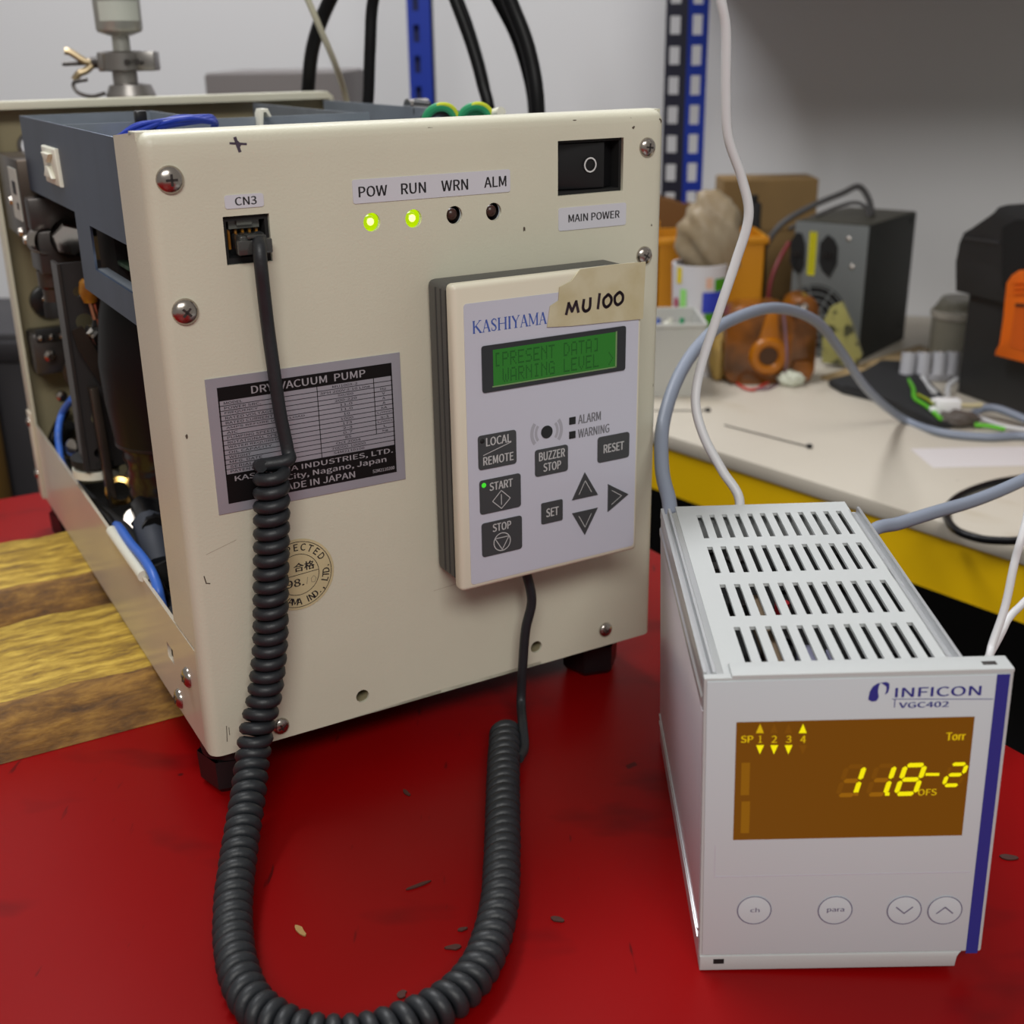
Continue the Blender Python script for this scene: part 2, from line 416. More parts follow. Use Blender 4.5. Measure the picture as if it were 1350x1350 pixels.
for a in (-230, 520):
    for b in (40, 300): mb = MB(); mb.box((a, b, 0), (a + 35, b + 35, 746)); mb.done('leg', BLACKM, dk)
mb = MB(); mb.box((-240, 200, 60), (545, 212, 700)); mb.done('back_panel', BLACKM, dk)
# shelf above the desk, out of the top of the picture: it shades the wall to the right
sh = thing('wall_shelf', 'grey shelf board above the desk between the blue posts', 'shelf', Fr((0, 0, 0)))
mb = MB(); mb.prism([(215, WY(215) - 500), (900, WY(900) - 500), (900, WY(900) - 4), (215, WY(215) - 4)], 2, 470, 486); mb.done('shelf_board', pm('shelf_grey', (120, 118, 112), .6), sh)

# ================================================================== VACUUM PUMP (local mm: x right along front, y back, z up)
PW, PT, PB = 252.4, 306.2, 26.0
pump = thing('vacuum_pump', 'cream dry vacuum pump cabinet with open side and blue-grey chassis', 'pump', PUMP)
def screw_head(parent, c, r, nrm, mat=STEEL, name='screw', rot=.6):
    c = Vector(c); n = Vector(nrm)
    h = r * .55; prof = [(r, -.6)] + [(r * math.cos(t), h * math.sin(t)) for t in [i * PI / 12 for i in range(0, 6)]] + [(0, h)]
    mb = MB(); mb.lathe(prof, c, n, 22); o = mb.done(name, mat, parent, 60)
    ux = n.orthogonal().normalized(); uy = n.cross(ux)
    mb = MB()
    for q in (rot, rot + PI / 2):
        a = ux * math.cos(q) + uy * math.sin(q); b = n.cross(a); L, wd = r * .42, r * .09
        lo, hi = c + n * (h * .5), c + n * (h * 1.02)
        A = [lo + a * sx * L + b * sy * wd for sx, sy in ((-1, -1), (1, -1), (1, 1), (-1, 1))]; B = [p + n * (h * .52) for p in A]
        A = [mb.v(p) for p in A]; B = [mb.v(p) for p in B]
        mb.f(A[::-1]); mb.f(B)
        for i in range(4): mb.f([A[i], A[(i + 1) % 4], B[(i + 1) % 4], B[i]])
    mb.done('cross_recess', DKMETAL, o, 0)
    return o
R_ = 5.5
def fmap(u, v):
    dl = min(u, PW - u); dt = PT - v
    a = max(0, R_ - dl); b = max(0, R_ - dt)
    return (u, R_ - math.sqrt(max(0, R_ * R_ - min(R_ * R_, a * a + b * b))), v)
fine = [0, .35, 1, 2, 3.4, R_]
holes = [('r', 30.0, 252.6, 49.6, 272.2), ('r', 190.6, 269.6, 227.4, 294.3),
         ('c', 95.6, 265, 4.0), ('c', 115.6, 265, 4.0), ('c', 135.9, 265, 4.0), ('c', 156.1, 265, 4.0),
         ('c', 77, 36.8, 3.4), ('c', 177, 37, 3.4)]
mb = MB()
mb.sheet((0, PB, PW, PT), holes, fmap, exu=fine + [PW - q for q in fine] + [60, 110, 150, 175, 240], exv=[PT - q for q in fine] + [60, 120, 200, 240])
# side, top and bottom returns of the folded sheet
for x in (0, PW):
    vs = [PB, 60, 120, 200, 240] + [PT - q for q in fine[::-1]]
    if x == 0: vs = [PB, 80] + vs[2:]
    for a, b in zip(vs, vs[1:]):
        ya = fmap(x, a)[1]; yb = fmap(x, b)[1]; far = 9 if (x == 0 and b <= 80) else 43
        q = [(x, ya, a), (x, yb, b), (x, far, min(b, 303.2)), (x, far, min(a, 303.2))]
        mb.poly(q if x == 0 else q[::-1])
for z, dep in ((PT, 16), (PB, 22)):
    us = fine + [60, 120, 180] + [PW - q for q in fine[::-1]]
    for a, b in zip(us, us[1:]):
        if z == PB: ya = fmap(a, PB)[1]; yb = fmap(b, PB)[1]
        else: ya = yb = R_
        q = [(a, ya, z), (b, yb, z), (b, dep, z), (a, dep, z)]
        mb.poly(q if z == PT else q[::-1])
bmesh.ops.remove_doubles(mb.bm, verts=mb.bm.verts, dist=2e-5)
fp = mb.done('front_panel', CREAM, pump, 40, solid=1.8)
# scratches, marker cross, chips on the front panel
mb = MB()
def blot(mb, c, r, y, n=9, k=.45, sx=1, sz=1, rnd=random):
    mb.poly([(c[0] + sx * r * (1 + rnd.uniform(-k, k)) * math.cos(2 * PI * i / n), y, c[1] + sz * r * (1 + rnd.uniform(-k, k)) * math.sin(2 * PI * i / n)) for i in range(n)])
for c, r, sx, sz in (((172, 256), .8, 1, 1.4), ((246.5, 262), .5, 1, 1), ((247, 211), .5, 1, 1.8), ((5.5, 183), .6, 1, 1.6), ((248.5, 300.5), 1.5, .8, 1), ((232, 302.2), .9, 1.3, .8), ((233, 298.5), .7, 1, 1), ((245, 252), .4, 1, 2), ((249, 170), .5, .7, 2), ((248.6, 131), .8, .7, 1.4), ((126, 302.6), .8, 2, .5), ((65, 302), .5, 2, .6), ((200, 303), .6, 2, .4)):
    blot(mb, c, r, -.12 if c[1] < 300 and c[0] < 246 else .45, sx=sx, sz=sz)
mb.line([(6, 118), (6.6, 114.5), (8.2, 114)], .5, -.1); mb.line([(8.5, 41), (8, 33)], .35, -.1); mb.line([(9.5, 40), (9.5, 36)], .3, -.1)
mb.done('paint_chip', pm('chip_dark', (84, 72, 60), .7), fp, 0)
mb = MB(); mb.line([(36, 300.7), (42.5, 300.1)], .9, -.1); mb.line([(38.2, 302.6), (39.6, 297.5)], 1.3, -.1); blot(mb, (39.2, 300.2), 1.2, -.14)
mb.done('marker_cross', pm('marker_ink', (70, 60, 76), .6), fp, 0)
mb = MB(); mb.line([(118, 84), (180, 88), (214, 89)], .25, -.08); mb.line([(8, 128), (22, 132)], .25, -.08)
mb.done('scratch_line', pm('scratch', (176, 166, 148), .6), fp, 0)
# reinforced rims of bolt holes and LED holes
for x, z in ((77, 36.8), (177, 37)):
    mb = MB(); mb.lathe([(3.4, 0), (3.4, 8), (2.2, 8.5), (0, 8.6)], (x, 1.2, z), (0, 1, 0), 20); o = mb.done('bolt_hole', CREAM_SHADE, pump, 50)
    mb = MB(); mb.lathe([(1.6, 0), (1.6, 1.5), (0, 1.5)], (x + .6, 6.8, z - .4), (0, 1, 0), 14); mb.done('hole_bolt', DARKIN, o)
# screws
for x, z, r in ((10.3, 288.1, 5.6), (10.6, 235.6, 5.6), (241.2, 289.1, 4.6), (240.9, 237.4, 4.6), (221.1, 35.9, 4.2), (34.3, 33.1, 4.3)):
    screw_head(pump, (x, -.1 if x > 6 else .3, z), r, (0, -1, 0), rot=random.uniform(0, 1.5))
for y, z in ((28, 56.1), (51, 33.5)):
    screw_head(pump, (0, y, z), 5.2, (-1, 0, 0), rot=random.uniform(0, 1.5))
# CN3 label + socket + LEDs + switch
def plate_label(name, x0, z0, x1, z1, rows, mat=LABELW, y=-.35, parent=None, r=1.0):
    mb = MB(); mb.box((x0, y, z0), (x1, 0, z1)); bmesh.ops.bevel(mb.bm, geom=[q for q in mb.bm.edges if abs((q.verts[0].co - q.verts[1].co).y) > 1e-5], offset=r * .001, segments=3, profile=.5, affect='EDGES')
    o = mb.done(name, mat, parent or pump, 40)
    for s, b in rows: text(s, o, INK, b, y - .06)
    return o
plate_label('connector_label', 31.4, 275.2, 47.8, 280.6, [('CN3', (35.6, 276.3, 44.6, 279.6))])
plate_label('indicator_label', 87.4, 273.3, 164.8, 283.3, [('POW', (90, 275.8, 103.2, 280.3)), ('RUN', (110, 275.7, 121.8, 280.3)), ('WRN', (129.6, 275.7, 142.8, 280.3)), ('ALM', (151.2, 275.9, 162.5, 280.5))])
plate_label('power_label', 190.8, 253.4, 229.4, 264.0, [('MAIN POWER', (196.2, 257.0, 225.4, 260.6))])
mb = MB(); mb.box((29.6, 9, 252.2), (50, 22, 272.6)); 
so = mb.done('jack_socket', BLACK, pump)
mb = MB()
for a in ((29.8, 1.8, 252.4, 31.6, 10, 272.4), (48, 1.8, 252.4, 49.8, 10, 272.4), (31.6, 1.8, 270, 48, 10, 272.4), (31.6, 1.8, 252.4, 48, 10, 255)): mb.box(a[:3], a[3:])
mb.done('socket_rim', BLACKM, so, 0)
mb = MB(); mb.box((33.4, 4.5, 266.5), (46.5, 9, 270)); mb.box((36.5, 3, 268), (43, 9, 271)); mb.done('socket_tab', pm('smoke_clear', (88, 90, 84), .2, coat=.5), so)
mb = MB()
for i in range(5): mb.box((33.2 + i * 3, 6, 258), (34.2 + i * 3, 8.6, 266))
mb.done('contact', AMBERR, so)
for i, x in enumerate((95.6, 115.6, 135.9, 156.1)):
    on = i < 2
    mb = MB(); mb.lathe([(4.5, 3.2), (4.5, 9), (0, 9)], (x, 0, 265), (0, 1, 0), 20); hd = mb.done('led_holder', LEDR if on else DARKIN, pump)
    mb = MB(); mb.lathe([(2.9, 6), (2.9, 1.5), (2.6, .2), (1.7, -.8), (0, -1.2)], (x - .4, 1.4, 265.2), (0, 1, 0), 20); mb.done('led_lens', LEDR if on else LEDOFF, hd, 60)
    if on: mb = MB(); mb.lathe([(1.9, .6), (1.4, -.35), (0, -.7)], (x - .4, .5, 265.2), (0, 1, 0), 16); mb.done('led_glow', LEDC, hd, 60)
mb = MB(); mb.box((190, 14, 269), (228, 26, 295)); sw = mb.done('rocker_switch', BLACKM, pump)
mb = MB()
for a in ((190.2, 1.8, 269.2, 191.8, 15, 294.8), (226, 1.8, 269.2, 227.8, 15, 294.8), (191.8, 1.8, 293, 226, 15, 294.8), (191.8, 1.8, 269.2, 226, 15, 271)): mb.box(a[:3], a[3:])
mb.done('switch_frame', BLACKM, sw, 0)
mb = MB(); mb.prism([(192, 8), (205, 4.6), (218.5, 3.2), (218.5, 13), (192, 13)], 2, 271.4, 292.6, .5); mb.prism([(219.2, 5.5), (225.6, 8), (225.6, 13), (219.2, 13)], 2, 271.4, 292.6)
rk = mb.done('rocker', BLACK, sw)
mb = MB(); mb.disc((210.6, 2.95, 282.4), 3.5, 28, 1, 2.8); mb.done('off_mark', pm('mark_white', (214, 214, 214), .5), rk, 0)
# nameplate
np_ = MB(); np_.box((15.5, -.5, 145.3), (105.6, 0, 206.2)); plate = np_.done('name_plate', SILVER, pump, 0)
NB = pm('plate_black', (18, 16, 17), .5, spec=.2)
X0, X1, Z0, Z1 = 20.2, 101.2, 149.6, 202.0
mb = MB(); mb.quad((X0, -.58, Z1 - 6), (X1, -.58, Z1 - 6), (X1, -.58, Z1), (X0, -.58, Z1)); mb.quad((X0, -.58, Z0), (X1, -.58, Z0), (X1, -.58, Z0 + 13.5), (X0, -.58, Z0 + 13.5))
mb.line([(X0 + .3, Z0 + 13), (X0 + .3, Z1 - 5)], .6, -.58); mb.line([(X1 - .3, Z0 + 13), (X1 - .3, Z1 - 5)], .6, -.58)
ra, rb = Z0 + 13.5, Z1 - 6
rows = 15; st = (rb - ra) / rows
for i in range(1, rows): mb.line([(X0, ra + i * st), (X1, ra + i * st)], .28, -.58)
mb.line([(64.8, ra), (64.8, rb)], .35, -.58); mb.line([(92, ra + 3 * st), (92, rb)], .35, -.58)
mb.done('printed_table', NB, plate, 0)
KEYW = pm('plate_print_light', (168, 166, 172), .4, .3)
text('DRY  VACUUM  PUMP', plate, KEYW, (35, Z1 - 4.7, 88, Z1 - 1.3), -.64)
text('KASHIYAMA INDUSTRIES, LTD.', plate, KEYW, (24, Z0 + 9.3, 99.5, Z0 + 12.2), -.64)
text('Saku City, Nagano, Japan', plate, KEYW, (34, Z0 + 5.2, 96, Z0 + 8.6), -.64)
text('MADE IN JAPAN', plate, KEYW, (43, Z0 + 1.2, 80, Z0 + 4.2), -.64)
text('S2M2110200', plate, KEYW, (89, Z0 + 1.6, 100, Z0 + 3.2), -.64)
Lr = ['MODEL', 'POWER SRC.', 'FREQUENCY', 'RATED VOLTAGE', 'RATED CURRENT', 'AMPS BEFORE (AMP) LOAD', 'AIC', 'PUMPING SPEED', 'ROTATIONAL SPEED', 'WATER REQUIRED', 'OIL CAPACITY', 'WEIGHT', 'MFG. DATE', 'SERIAL NO.', 'PATENT NO.']
Rr = ['MU100X-2', '3PH 200V±10 Line', '50/60', '200-220', '11.0', '11.0', '10', '1000', '173', '2-3', '0.7', '85', 'Oct 2004', '70D00-10000', 'S4M2110100']
Ur = ['', '', 'Hz', 'V', 'A', 'A', 'kA', 'L/min', 's-1', 'L/min', 'L', 'kg', '', '', '']
for i in range(rows):
    zt = rb - i * st; n = len(Lr[i])
    text(Lr[i], plate, INKP, (22.5, zt - st + .55, 22.5 + n * 1.62, zt - .55), -.62)
    n = len(Rr[i]); text(Rr[i], plate, INKP, (78 - n * .75, zt - st + .55, 78 + n * .75, zt - .55), -.62)
    if Ur[i]: n = len(Ur[i]); text(Ur[i], plate, INKP, (96.5 - n * .7, zt - st + .55, 96.5 + n * .7, zt - .55), -.62)
# round inspection seal
mb = MB(); mb.disc((49.2, -.25, 108.8), 17.6, 48); mb.disc((49.2, -.05, 108.8), 17.6, 48); seal = mb.done('inspection_seal', pm('seal_paper', (206, 192, 150), .6, noise=.12, nscale=60), pump, 0)
mb = MB(); mb.disc((49.2, -.32, 108.8), 16.4, 48, 1, 16.1); mb.disc((49.2, -.32, 108.8), 10.3, 40, 1, 10.0); mb.line([(39.2, 108.2), (59.2, 109.4)], .3, -.32); mb.done('seal_ring', INK, seal, 0)
text('INSPECTED', seal, INK, None, -.34, arc=(49.2, 108.8, 11.9, math.radians(152), math.radians(30), 3.3, False))
text('KASHIYAMA IND., LTD.', seal, INK, None, -.34, arc=(49.2, 108.8, 11.9, math.radians(180 + 16), math.radians(360 + 6), 3.3, True))
text('合格', seal, INK, (47.2, 110.3, 57.2, 114.6), -.34)
text('98.', seal, INK, (43, 103, 51.5, 106.8), -.34); 
mb = MB(); mb.line([(53, 103.4), (53.6, 106.6)], .35, -.34); mb.line([(56.6, 106.8), (55.3, 105.6), (55.4, 103.8), (57, 103.6), (57.7, 105.4), (56.9, 106.6)], .3, -.34); mb.done('pencil_digits', pm('pencil', (150, 140, 116), .7), seal, 0)
# feet
for x, y in ((15, 20), (PW - 24, 26), (15, 400), (PW - 24, 400)):
    mb = MB(); mb.lathe([(0, 0), (13.5, 0), (16, 3), (16.5, 15), (16.5, 18)], (x, y, 0), (0, 0, 1), 6); mb.lathe([(14, 18), (14.5, 18.5), (14.5, 25.8), (0, 25.8)], (x, y, 0), (0, 0, 1), 24)
    mb.done('foot', BLACK, pump, 30)
# side rail (left), base pan, rear panel, right side panel
mb = MB()
mb.sheet((9, PB, 428, 84), [('r', 54, 51, 65, 59)], lambda a, b: (1.8, a, b if b < 60 else b - 6 * (1 - a / 428)), exu=[43, 200])
mb.done('side_rail', CREAM2, pump, 40, solid=1.8)
mb = MB(); mb.box((2.5, 16, PB), (PW - 3, 426, PB + 2)); mb.done('base_pan', DARKIN, pump)
mb = MB(); mb.sheet((2, PB + 2, 246, 304.5), [('c', 28, 276, 9), ('r', 36, 236, 60, 256)], lambda a, b: (a, 426, b))
rp = mb.done('rear_panel', CREAM_SHADE, pump, 40, solid=1.8)
mb = MB(); mb.prism([(-.5, 412), (1.6, 412), (1.6, 429.8), (-.5, 429.8)], 2, PB, 300, .5)
mb.prism([(-.5, 298), (-.5, 302), (2, 305.6), (243, 305.6), (247.5, 302), (247.5, 298), (244, 298), (244, 301), (3, 301), (3, 298)], 1, 412, 430, .5)
mb.box((244.5, 412, 150), (247.5, 430, 300)); mb.done('rear_frame', CREAM, pump, 40)
mb = MB(); mb.box((-2.4, 414, PB), (-.5, 427, 92), .5); cn = mb.done('corner_bracket', CREAM2, pump)
for z in (84, 44): screw_head(pump, (-2.4, 421, z), 3.6, (-1, 0, 0))
mb = MB(); mb.box((.5, 36, 82), (1.5, 40, 86)); mb.done('edge_tab', WHITEP, pump)
# chassis: left plate with window, trays and dividers
mb = MB()
def sk(y, z): return (z < 256 and y > 197) or (z < 215)
mb.sheet((20, 215, 331, 300), [('r', 20, 230, 162, 252.5)], lambda a, b: (10, a, b), exu=[162, 197, 205, 331], exv=[215, 230, 252.5, 256], skip=sk)
ch = mb.done('chassis_plate', BLUEGREY, pump, 40, solid=1.2)
mb = MB(); mb.box((10, 20, 229.5), (15, 162, 230.6)); mb.box((10.2, 20, 252), (16, 162, 253)); mb.done('window_lip', GREYZ, ch)
mb = MB(); mb.box((10.5, 330, 256), (89, 331.2, 300)); mb.done('tray_wall', GREYZ, pump)
mb = MB(); mb.box((88, 206, 258), (89.2, 330, 300)); mb.done('tray_wall', GREYZ, pump)
mb = MB(); mb.box((10.5, 204.5, 256), (186, 205.7, 300)); mb.done('tray_wall', GREYZ, pump)
mb = MB(); mb.box((184, 206, 258), (185.2, 412, 299)); mb.done('tray_wall', GREYZ, pump)
mb = MB(); mb.box((234.5, 30, 215), (235.8, 400, 300)); mb.done('tray_wall', GREYZ, pump)
mb = MB(); mb.box((11.5, 30, 256), (234, 203, 257.2)); mb.box((11.5, 206, 256), (88, 330, 257.2)); mb.box((186, 206, 262), (234, 400, 263)); mb.done('tray_floor', GREYZ, pump)
mb = MB(); mb.box((20, 25, 232), (180, 160, 234)); bd = mb.done('circuit_board', PCB, pump)
for i in range(10):
    x, y = random.uniform(22, 60), random.uniform(50, 150); mb = MB(); mb.box((x, y, 234), (x + random.uniform(3, 9), y + random.uniform(3, 9), 234 + random.uniform(1, 5))); mb.done('chip', random.choice([BLACK, WHITEP, DKMETAL]), bd)
mb = MB(); mb.prism([(216, 268), (220, 286), (258, 287), (258, 268)][:0] or [(217, 267), (256, 267), (258, 287), (219, 287)], 0, 6.6, 10, .8)
cl = mb.done('cable_clip', WHITEP, pump)
mb = MB(); mb.prism([(226, 271), (248, 271), (240, 277), (234, 277)], 0, 4.2, 6.8, .6); mb.prism([(226, 284), (248, 284), (240, 279), (234, 279)], 0, 4.2, 6.8, .6); mb.done('clip_jaw', WHITEP, cl)
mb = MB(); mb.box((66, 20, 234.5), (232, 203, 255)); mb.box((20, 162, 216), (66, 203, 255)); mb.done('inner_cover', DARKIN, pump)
# wires on top of the trays
for k in range(7):
    a = k * .9; mb = MB()
    mb.tube(cr([(30 + k, 188 - k, 292), (44, 176 + k * 2, 297 + 3 * math.sin(a)), (62, 170 - k * 1.6, 301.5 + 1.6 * math.cos(a)), (82, 176 + 2 * math.sin(a), 301 + 1.5 * math.sin(a)), (88, 190 + k, 296), (84, 196, 288)]), 1.25, 8)
    mb.done('blue_coil_wire', DBLUEW, pump)
mb = MB(); mb.box((47, 196, 297), (53, 202, 306), 1); mb.cyl((50, 199, 290), (50, 199, 299), 2.4); mb.done('cable_tie', BLACK, pump)
mb = MB(); mb.prism([(116, 302), (117, 304.5), (121, 304.5), (123, 300), (121, 300), (120, 303), (118, 303), (117.5, 294), (115.5, 294)], 1, 197, 206, .3); mb.done('zip_tie', WHITEP, pump)
GREENW = pm('green_wire', (34, 142, 92), .4); YELW = pm('yellow_stripe', (190, 200, 40), .4)
for q, (xa, ya) in enumerate(((205, 150), (222, 140))):
    P = cr([(xa - 8, ya + 6, 285), (xa - 6, ya + 4, 299), (xa, ya, 304), (xa + 7, ya - 3, 301), (xa + 10, ya - 6, 288)])
    mb = MB(); mb.tube(P, 2.5, 10); g = mb.done('ground_wire', GREENW, pump)
    mb = MB(); mb.tube([p + Vector((.6, -1.2, 1.1)) for p in P], 1.5, 8); mb.done('stripe', YELW, g)
    mb = MB(); mb.tube([p + Vector((0, 5, -3)) for p in P], 2.5, 10); mb.done('ground_wire', BLACK if q == 0 else GREENW, pump)
mb = MB(); mb.cyl((232, 152, 297), (233, 128, 301), 3, 12); mb.done('wire_lug', WHITEP, pump)
mb = MB(); mb.cyl((238, 262, 298), (252, 262, 298), 6.5, 20); o = mb.done('pipe_cap', CHROME, pump); mb = MB(); mb.cyl((238, 250, 298), (246, 244, 298), 6.8, 20, 5); mb.done('cap_ring', BLACK, o)
# ---- machinery seen through the open left side
def P_(x, y, ax, v): return PUMP.at(x, y, ax, v)
mb = MB(); mb.box((3, 332, 224), (48, 408, 274), 1); vb = mb.done('valve_block', BRNMETAL, pump)
mb = MB(); mb.box((2.3, 338, 236), (3, 366, 268)); lb = mb.done('rating_label', pm('label_grey', (190, 190, 182), .5), vb)
mb = MB(); mb.box((2.0, 344, 252), (2.3, 356, 260)); mb.box((2.0, 342, 243), (2.3, 348, 247)); mb.done('printed_mark', INK, lb, 0)
for y, z in ((352, 228), (336, 225), (372, 246)):
    mb = MB(); mb.lathe([(3, 0), (2.6, 2), (0, 2.8)], (3, y, z), (-1, 0, 0), 12); mb.done('bolt', STEEL, vb)
mb = MB(); mb.lathe([(9.5, 0), (9.5, 3), (7, 3), (7, 0)], (28, 424, 276), (0, -1, 0), 24); mb.done('port_ring', STEEL, rp)
mb = MB(); mb.box((4, 318, 232), (44, 336, 252), 1.5); mb.box((6, 316, 205), (40, 350, 232), 1.5); fb = mb.done('fitting_block', DKMETAL, pump)
mb = MB(); mb.lathe([(0, -12), (9, -12), (10.5, -9), (10.5, 0)], (24, 306, 228), (.25, 1, 0), 6); mb.lathe([(12, 0), (12, 6), (10, 10)], (24, 306, 228), (.25, 1, 0), 24); mb.done('hex_nut', CHROME, fb, 25)
mb = MB(); mb.lathe([(0, -3), (6, -3), (8, 0), (8, 8)], (7, 322, 226), (.5, -1, 0), 20); mb.done('plug_cap', STEEL, fb)
mb = MB(); mb.lathe([(9, 0), (9, 10), (7, 12), (7, 22), (5, 24)], (14, 330, 206), (0, 0, -1), 14); lo_ = mb.done('lower_fitting', BRNMETAL, fb)
mb = MB(); mb.lathe([(5, 0), (8, 6), (8, 14), (0, 14)], (14, 330, 190), (0, 0, -1), 18); mb.done('fitting_cap', BLACKM, fb)
# connector cluster on the rear panel
mb = MB(); mb.lathe([(11, 0), (11, 4), (9, 5), (0, 5)], (22, 424, 170), (0, -1, 0), 24); k_ = mb.done('round_boss', BLACK, pump)
mb = MB(); mb.lathe([(2, 0), (0, 2)], (21, 418, 172), (0, -1, 0), 12); mb.done('bolt', STEEL, k_)
mb = MB(); mb.box((5, 398, 122), (40, 424, 152), 3); q_ = mb.done('power_connector', DKMETAL, pump)
mb = MB(); mb.box((8, 396, 146), (36, 399, 155), 1); mb.done('connector_slot', BLACKM, q_)
for i in range(4): mb = MB(); mb.lathe([(2.4, 0), (1.5, 2), (0, 2.6)], (11 + i * 7, 396, 149), (0, -1, 0), 12); mb.done('contact_bolt', STEEL, q_)
for x, z in ((15, 136), (19, 106)): mb = MB(); mb.lathe([(4, 0), (4, 3), (2, 5), (0, 5)], (x, 397, z), (0, -1, 0), 14); mb.done('bolt', STEEL, q_)
mb = MB(); mb.lathe([(9, 0), (9, 16), (11, 18), (11, 22), (8, 22)], (34, 396, 128), (-.2, -1, -.1), 22); mb.done('connector_gland', BRNMETAL, q_)
mb = MB(); mb.lathe([(11.5, 0), (11.5, 2.5)], (34, 386, 127), (-.2, -1, -.1), 22); mb.done('white_ring', WHITEP, q_)
# black perforated bracket column
mb = MB(); mb.sheet((5, 96, 44, 222), [('c', 14, 205, 3), ('c', 15.5, 187, 5), ('c', 16, 128, 3.5), ('c', 15, 106, 3.2)], lambda a, b: (a + (222 - b) * -.02, 246, b))
br = mb.done('bracket_plate', pm('bracket_black', (40, 38, 38), .5), pump, 40, solid=2)
mb = MB(); mb.box((3.4, 244, 96), (5.2, 262, 222)); mb.done('bracket_edge', DKMETAL, br)
mb = MB(); mb.prism([(6, 184), (12, 186), (26, 150), (27, 136), (22, 140), (8, 172)], 1, 239, 242); mb.done('strap_bar', BRNMETAL, br)
mb = MB(); mb.lathe([(4.5, 0), (4.5, 5), (3, 6), (3, 10), (4.5, 11), (4.5, 15), (0, 15)], (17, 246, 181), (.2, -1, -.15), 6); mb.done('hose_fitting', CHROME, br, 25)
mb = MB(); mb.lathe([(3, 0), (5, 2), (6, 8), (4, 14), (0, 15)], (18, 236, 214), (0, 0, -1), 16); mb.done('amber_cap', AMBERR, br)
mb = MB(); mb.cyl((18, 236, 200), (19, 234, 190), 1.6, 10); mb.cyl((20, 235, 199), (21, 235, 184), 1.1, 8); mb.done('copper_lead', pm('copper', (190, 130, 100), .3, .9), br)
mb = MB(); mb.lathe([(15, 0), (17, 2), (17, 6), (10, 8), (10, 20)], (15, 262, 94), (0, 0, 1), 26); mb.done('rubber_mount', BLACKM, pump)
mb = MB(); mb.cyl((12, 262, 88), (12, 262, 93), 14, 26); mb.done('mount_washer', WHITEP, pump)
# large black hose with band and wrapped lower part
mb = MB(); mb.tube([(46, 196, 214), (46, 197, 208), (46, 198, 196), (45, 200, 170), (45, 201, 148), (45, 202, 122)], 30, 28, True, [20, 29, 32, 34, 33, 30]); mb.done('drain_hose', HOSEB, pump, 50)
mb = MB(); mb.lathe([(29.5, 0), (30.5, .8), (30.5, 2.4), (29.5, 3.2)], (45, 202, 121), (0, 0, 1), 30); mb.done('hose_band', BLACK, pump)
mb = MB(); mb.tube(cr([(45, 202, 122), (46, 202, 104), (47, 200, 86), (50, 194, 72)], 6), 27, 26, True); 
for v_ in mb.bm.verts: v_.co += Vector((random.uniform(-1, 1), random.uniform(-1, 1), random.uniform(-1, 1))) * .0011
mb.done('wrapped_joint', CRINK, pump, 80)
mb = MB(); mb.prism([(10, 150), (15, 150), (17, 74), (12, 74)], 1, 232, 240, .4); mb.done('support_strip', BRNMETAL, pump)
mb = MB(); mb.lathe([(9, 0), (9, 3), (6, 4), (6, 0)], (20, 234, 84), (-.4, -1, .2), 24); mb.done('brass_ring', pm('brass', (200, 160, 90), .25, 1.0), pump)
mb = MB(); mb.cyl((24, 220, 64), (20, 200, 76), 7, 18); fh = mb.done('corrugated_tube', STEEL, pump)
mb = MB()
for i in range(7): mb.lathe([(7.2, 0), (7.8, .6), (7.2, 1.2)], (24 - i * .6, 220 - i * 3, 64 + i * 1.8), (-4, -20, 12), 18)
mb.done('tube_rib', STEEL, fh)
# loom along the rail
def loom(name, pts, r, mat, n=8, parent=pump):
    mb = MB(); mb.tube(cr([P_(x, y, 0, v) for x, y, v in pts]), r, 10); return mb.done(name, mat, parent, 60)
loom('black_cable', [(88, 540, 24), (70, 575, 12), (71, 600, 8), (94, 638, 6.5), (122, 666, 6), (147, 690, 6), (160, 716, 5.6), (180, 736, 5.6), (204, 764, 7), (216, 784, 10)], 3.2, HOSEB)
loom('black_cable', [(92, 560, 24), (78, 592, 16), (92, 630, 10), (118, 660, 9), (146, 684, 9), (168, 704, 10), (192, 744, 9), (210, 776, 12)], 4.5, BLACKM)
loom('black_cable', [(146, 690, 12), (160, 716, 11), (182, 742, 10), (206, 770, 10), (220, 800, 16)], 3.5, HOSEB)
loom('blue_wire', [(95, 526, 20), (82, 545, 15), (77, 568, 9), (78, 590, 7), (82, 612, 5), (98, 636, 3.5), (112, 658, 3.5), (118, 668, 6)], 2.5, BLUEW)
loom('blue_wire', [(152, 692, 8), (158, 696, 5), (172, 716, 4), (188, 735, 4), (200, 754, 4), (208, 775, 4), (212, 792, 4), (218, 815, 4), (228, 833, 4), (236, 838, 6)], 2.6, BLUEW)
mb = MB(); mb.tube([(1, 104, 79.8), (1, 140, 80.2), (1, 176, 80.8)], 3.2, 16); mb.done('edge_trim', WHITEP, pump)
loom('grey_sleeve', [(196, 690, 20), (204, 715, 18), (212, 745, 17)], 9, GREYSL)
loom('grey_sleeve', [(214, 770, 18), (222, 795, 17), (232, 828, 14)], 8, GREYSL)
loom('cable_wrap', [(190, 668, 24), (200, 690, 22), (206, 700, 20)], 8, CRINK)
loom('cable_wrap', [(206, 742, 14), (214, 760, 16), (216, 772, 17)], 7.5, BLACKM)
loom('black_cable', [(176, 688, 16), (190, 705, 20), (186, 728, 22), (205, 752, 20)], 2.4, HOSEB)
for x, y in ((100, 590), (88, 610)): 
    c = P_(x, y, 0, 16); mb = MB(); mb.lathe([(6, 0), (6, 4), (3, 6), (0, 6)], c, (-1, -.5, .3), 14); mb.done('terminal_stud', STEEL, pump)
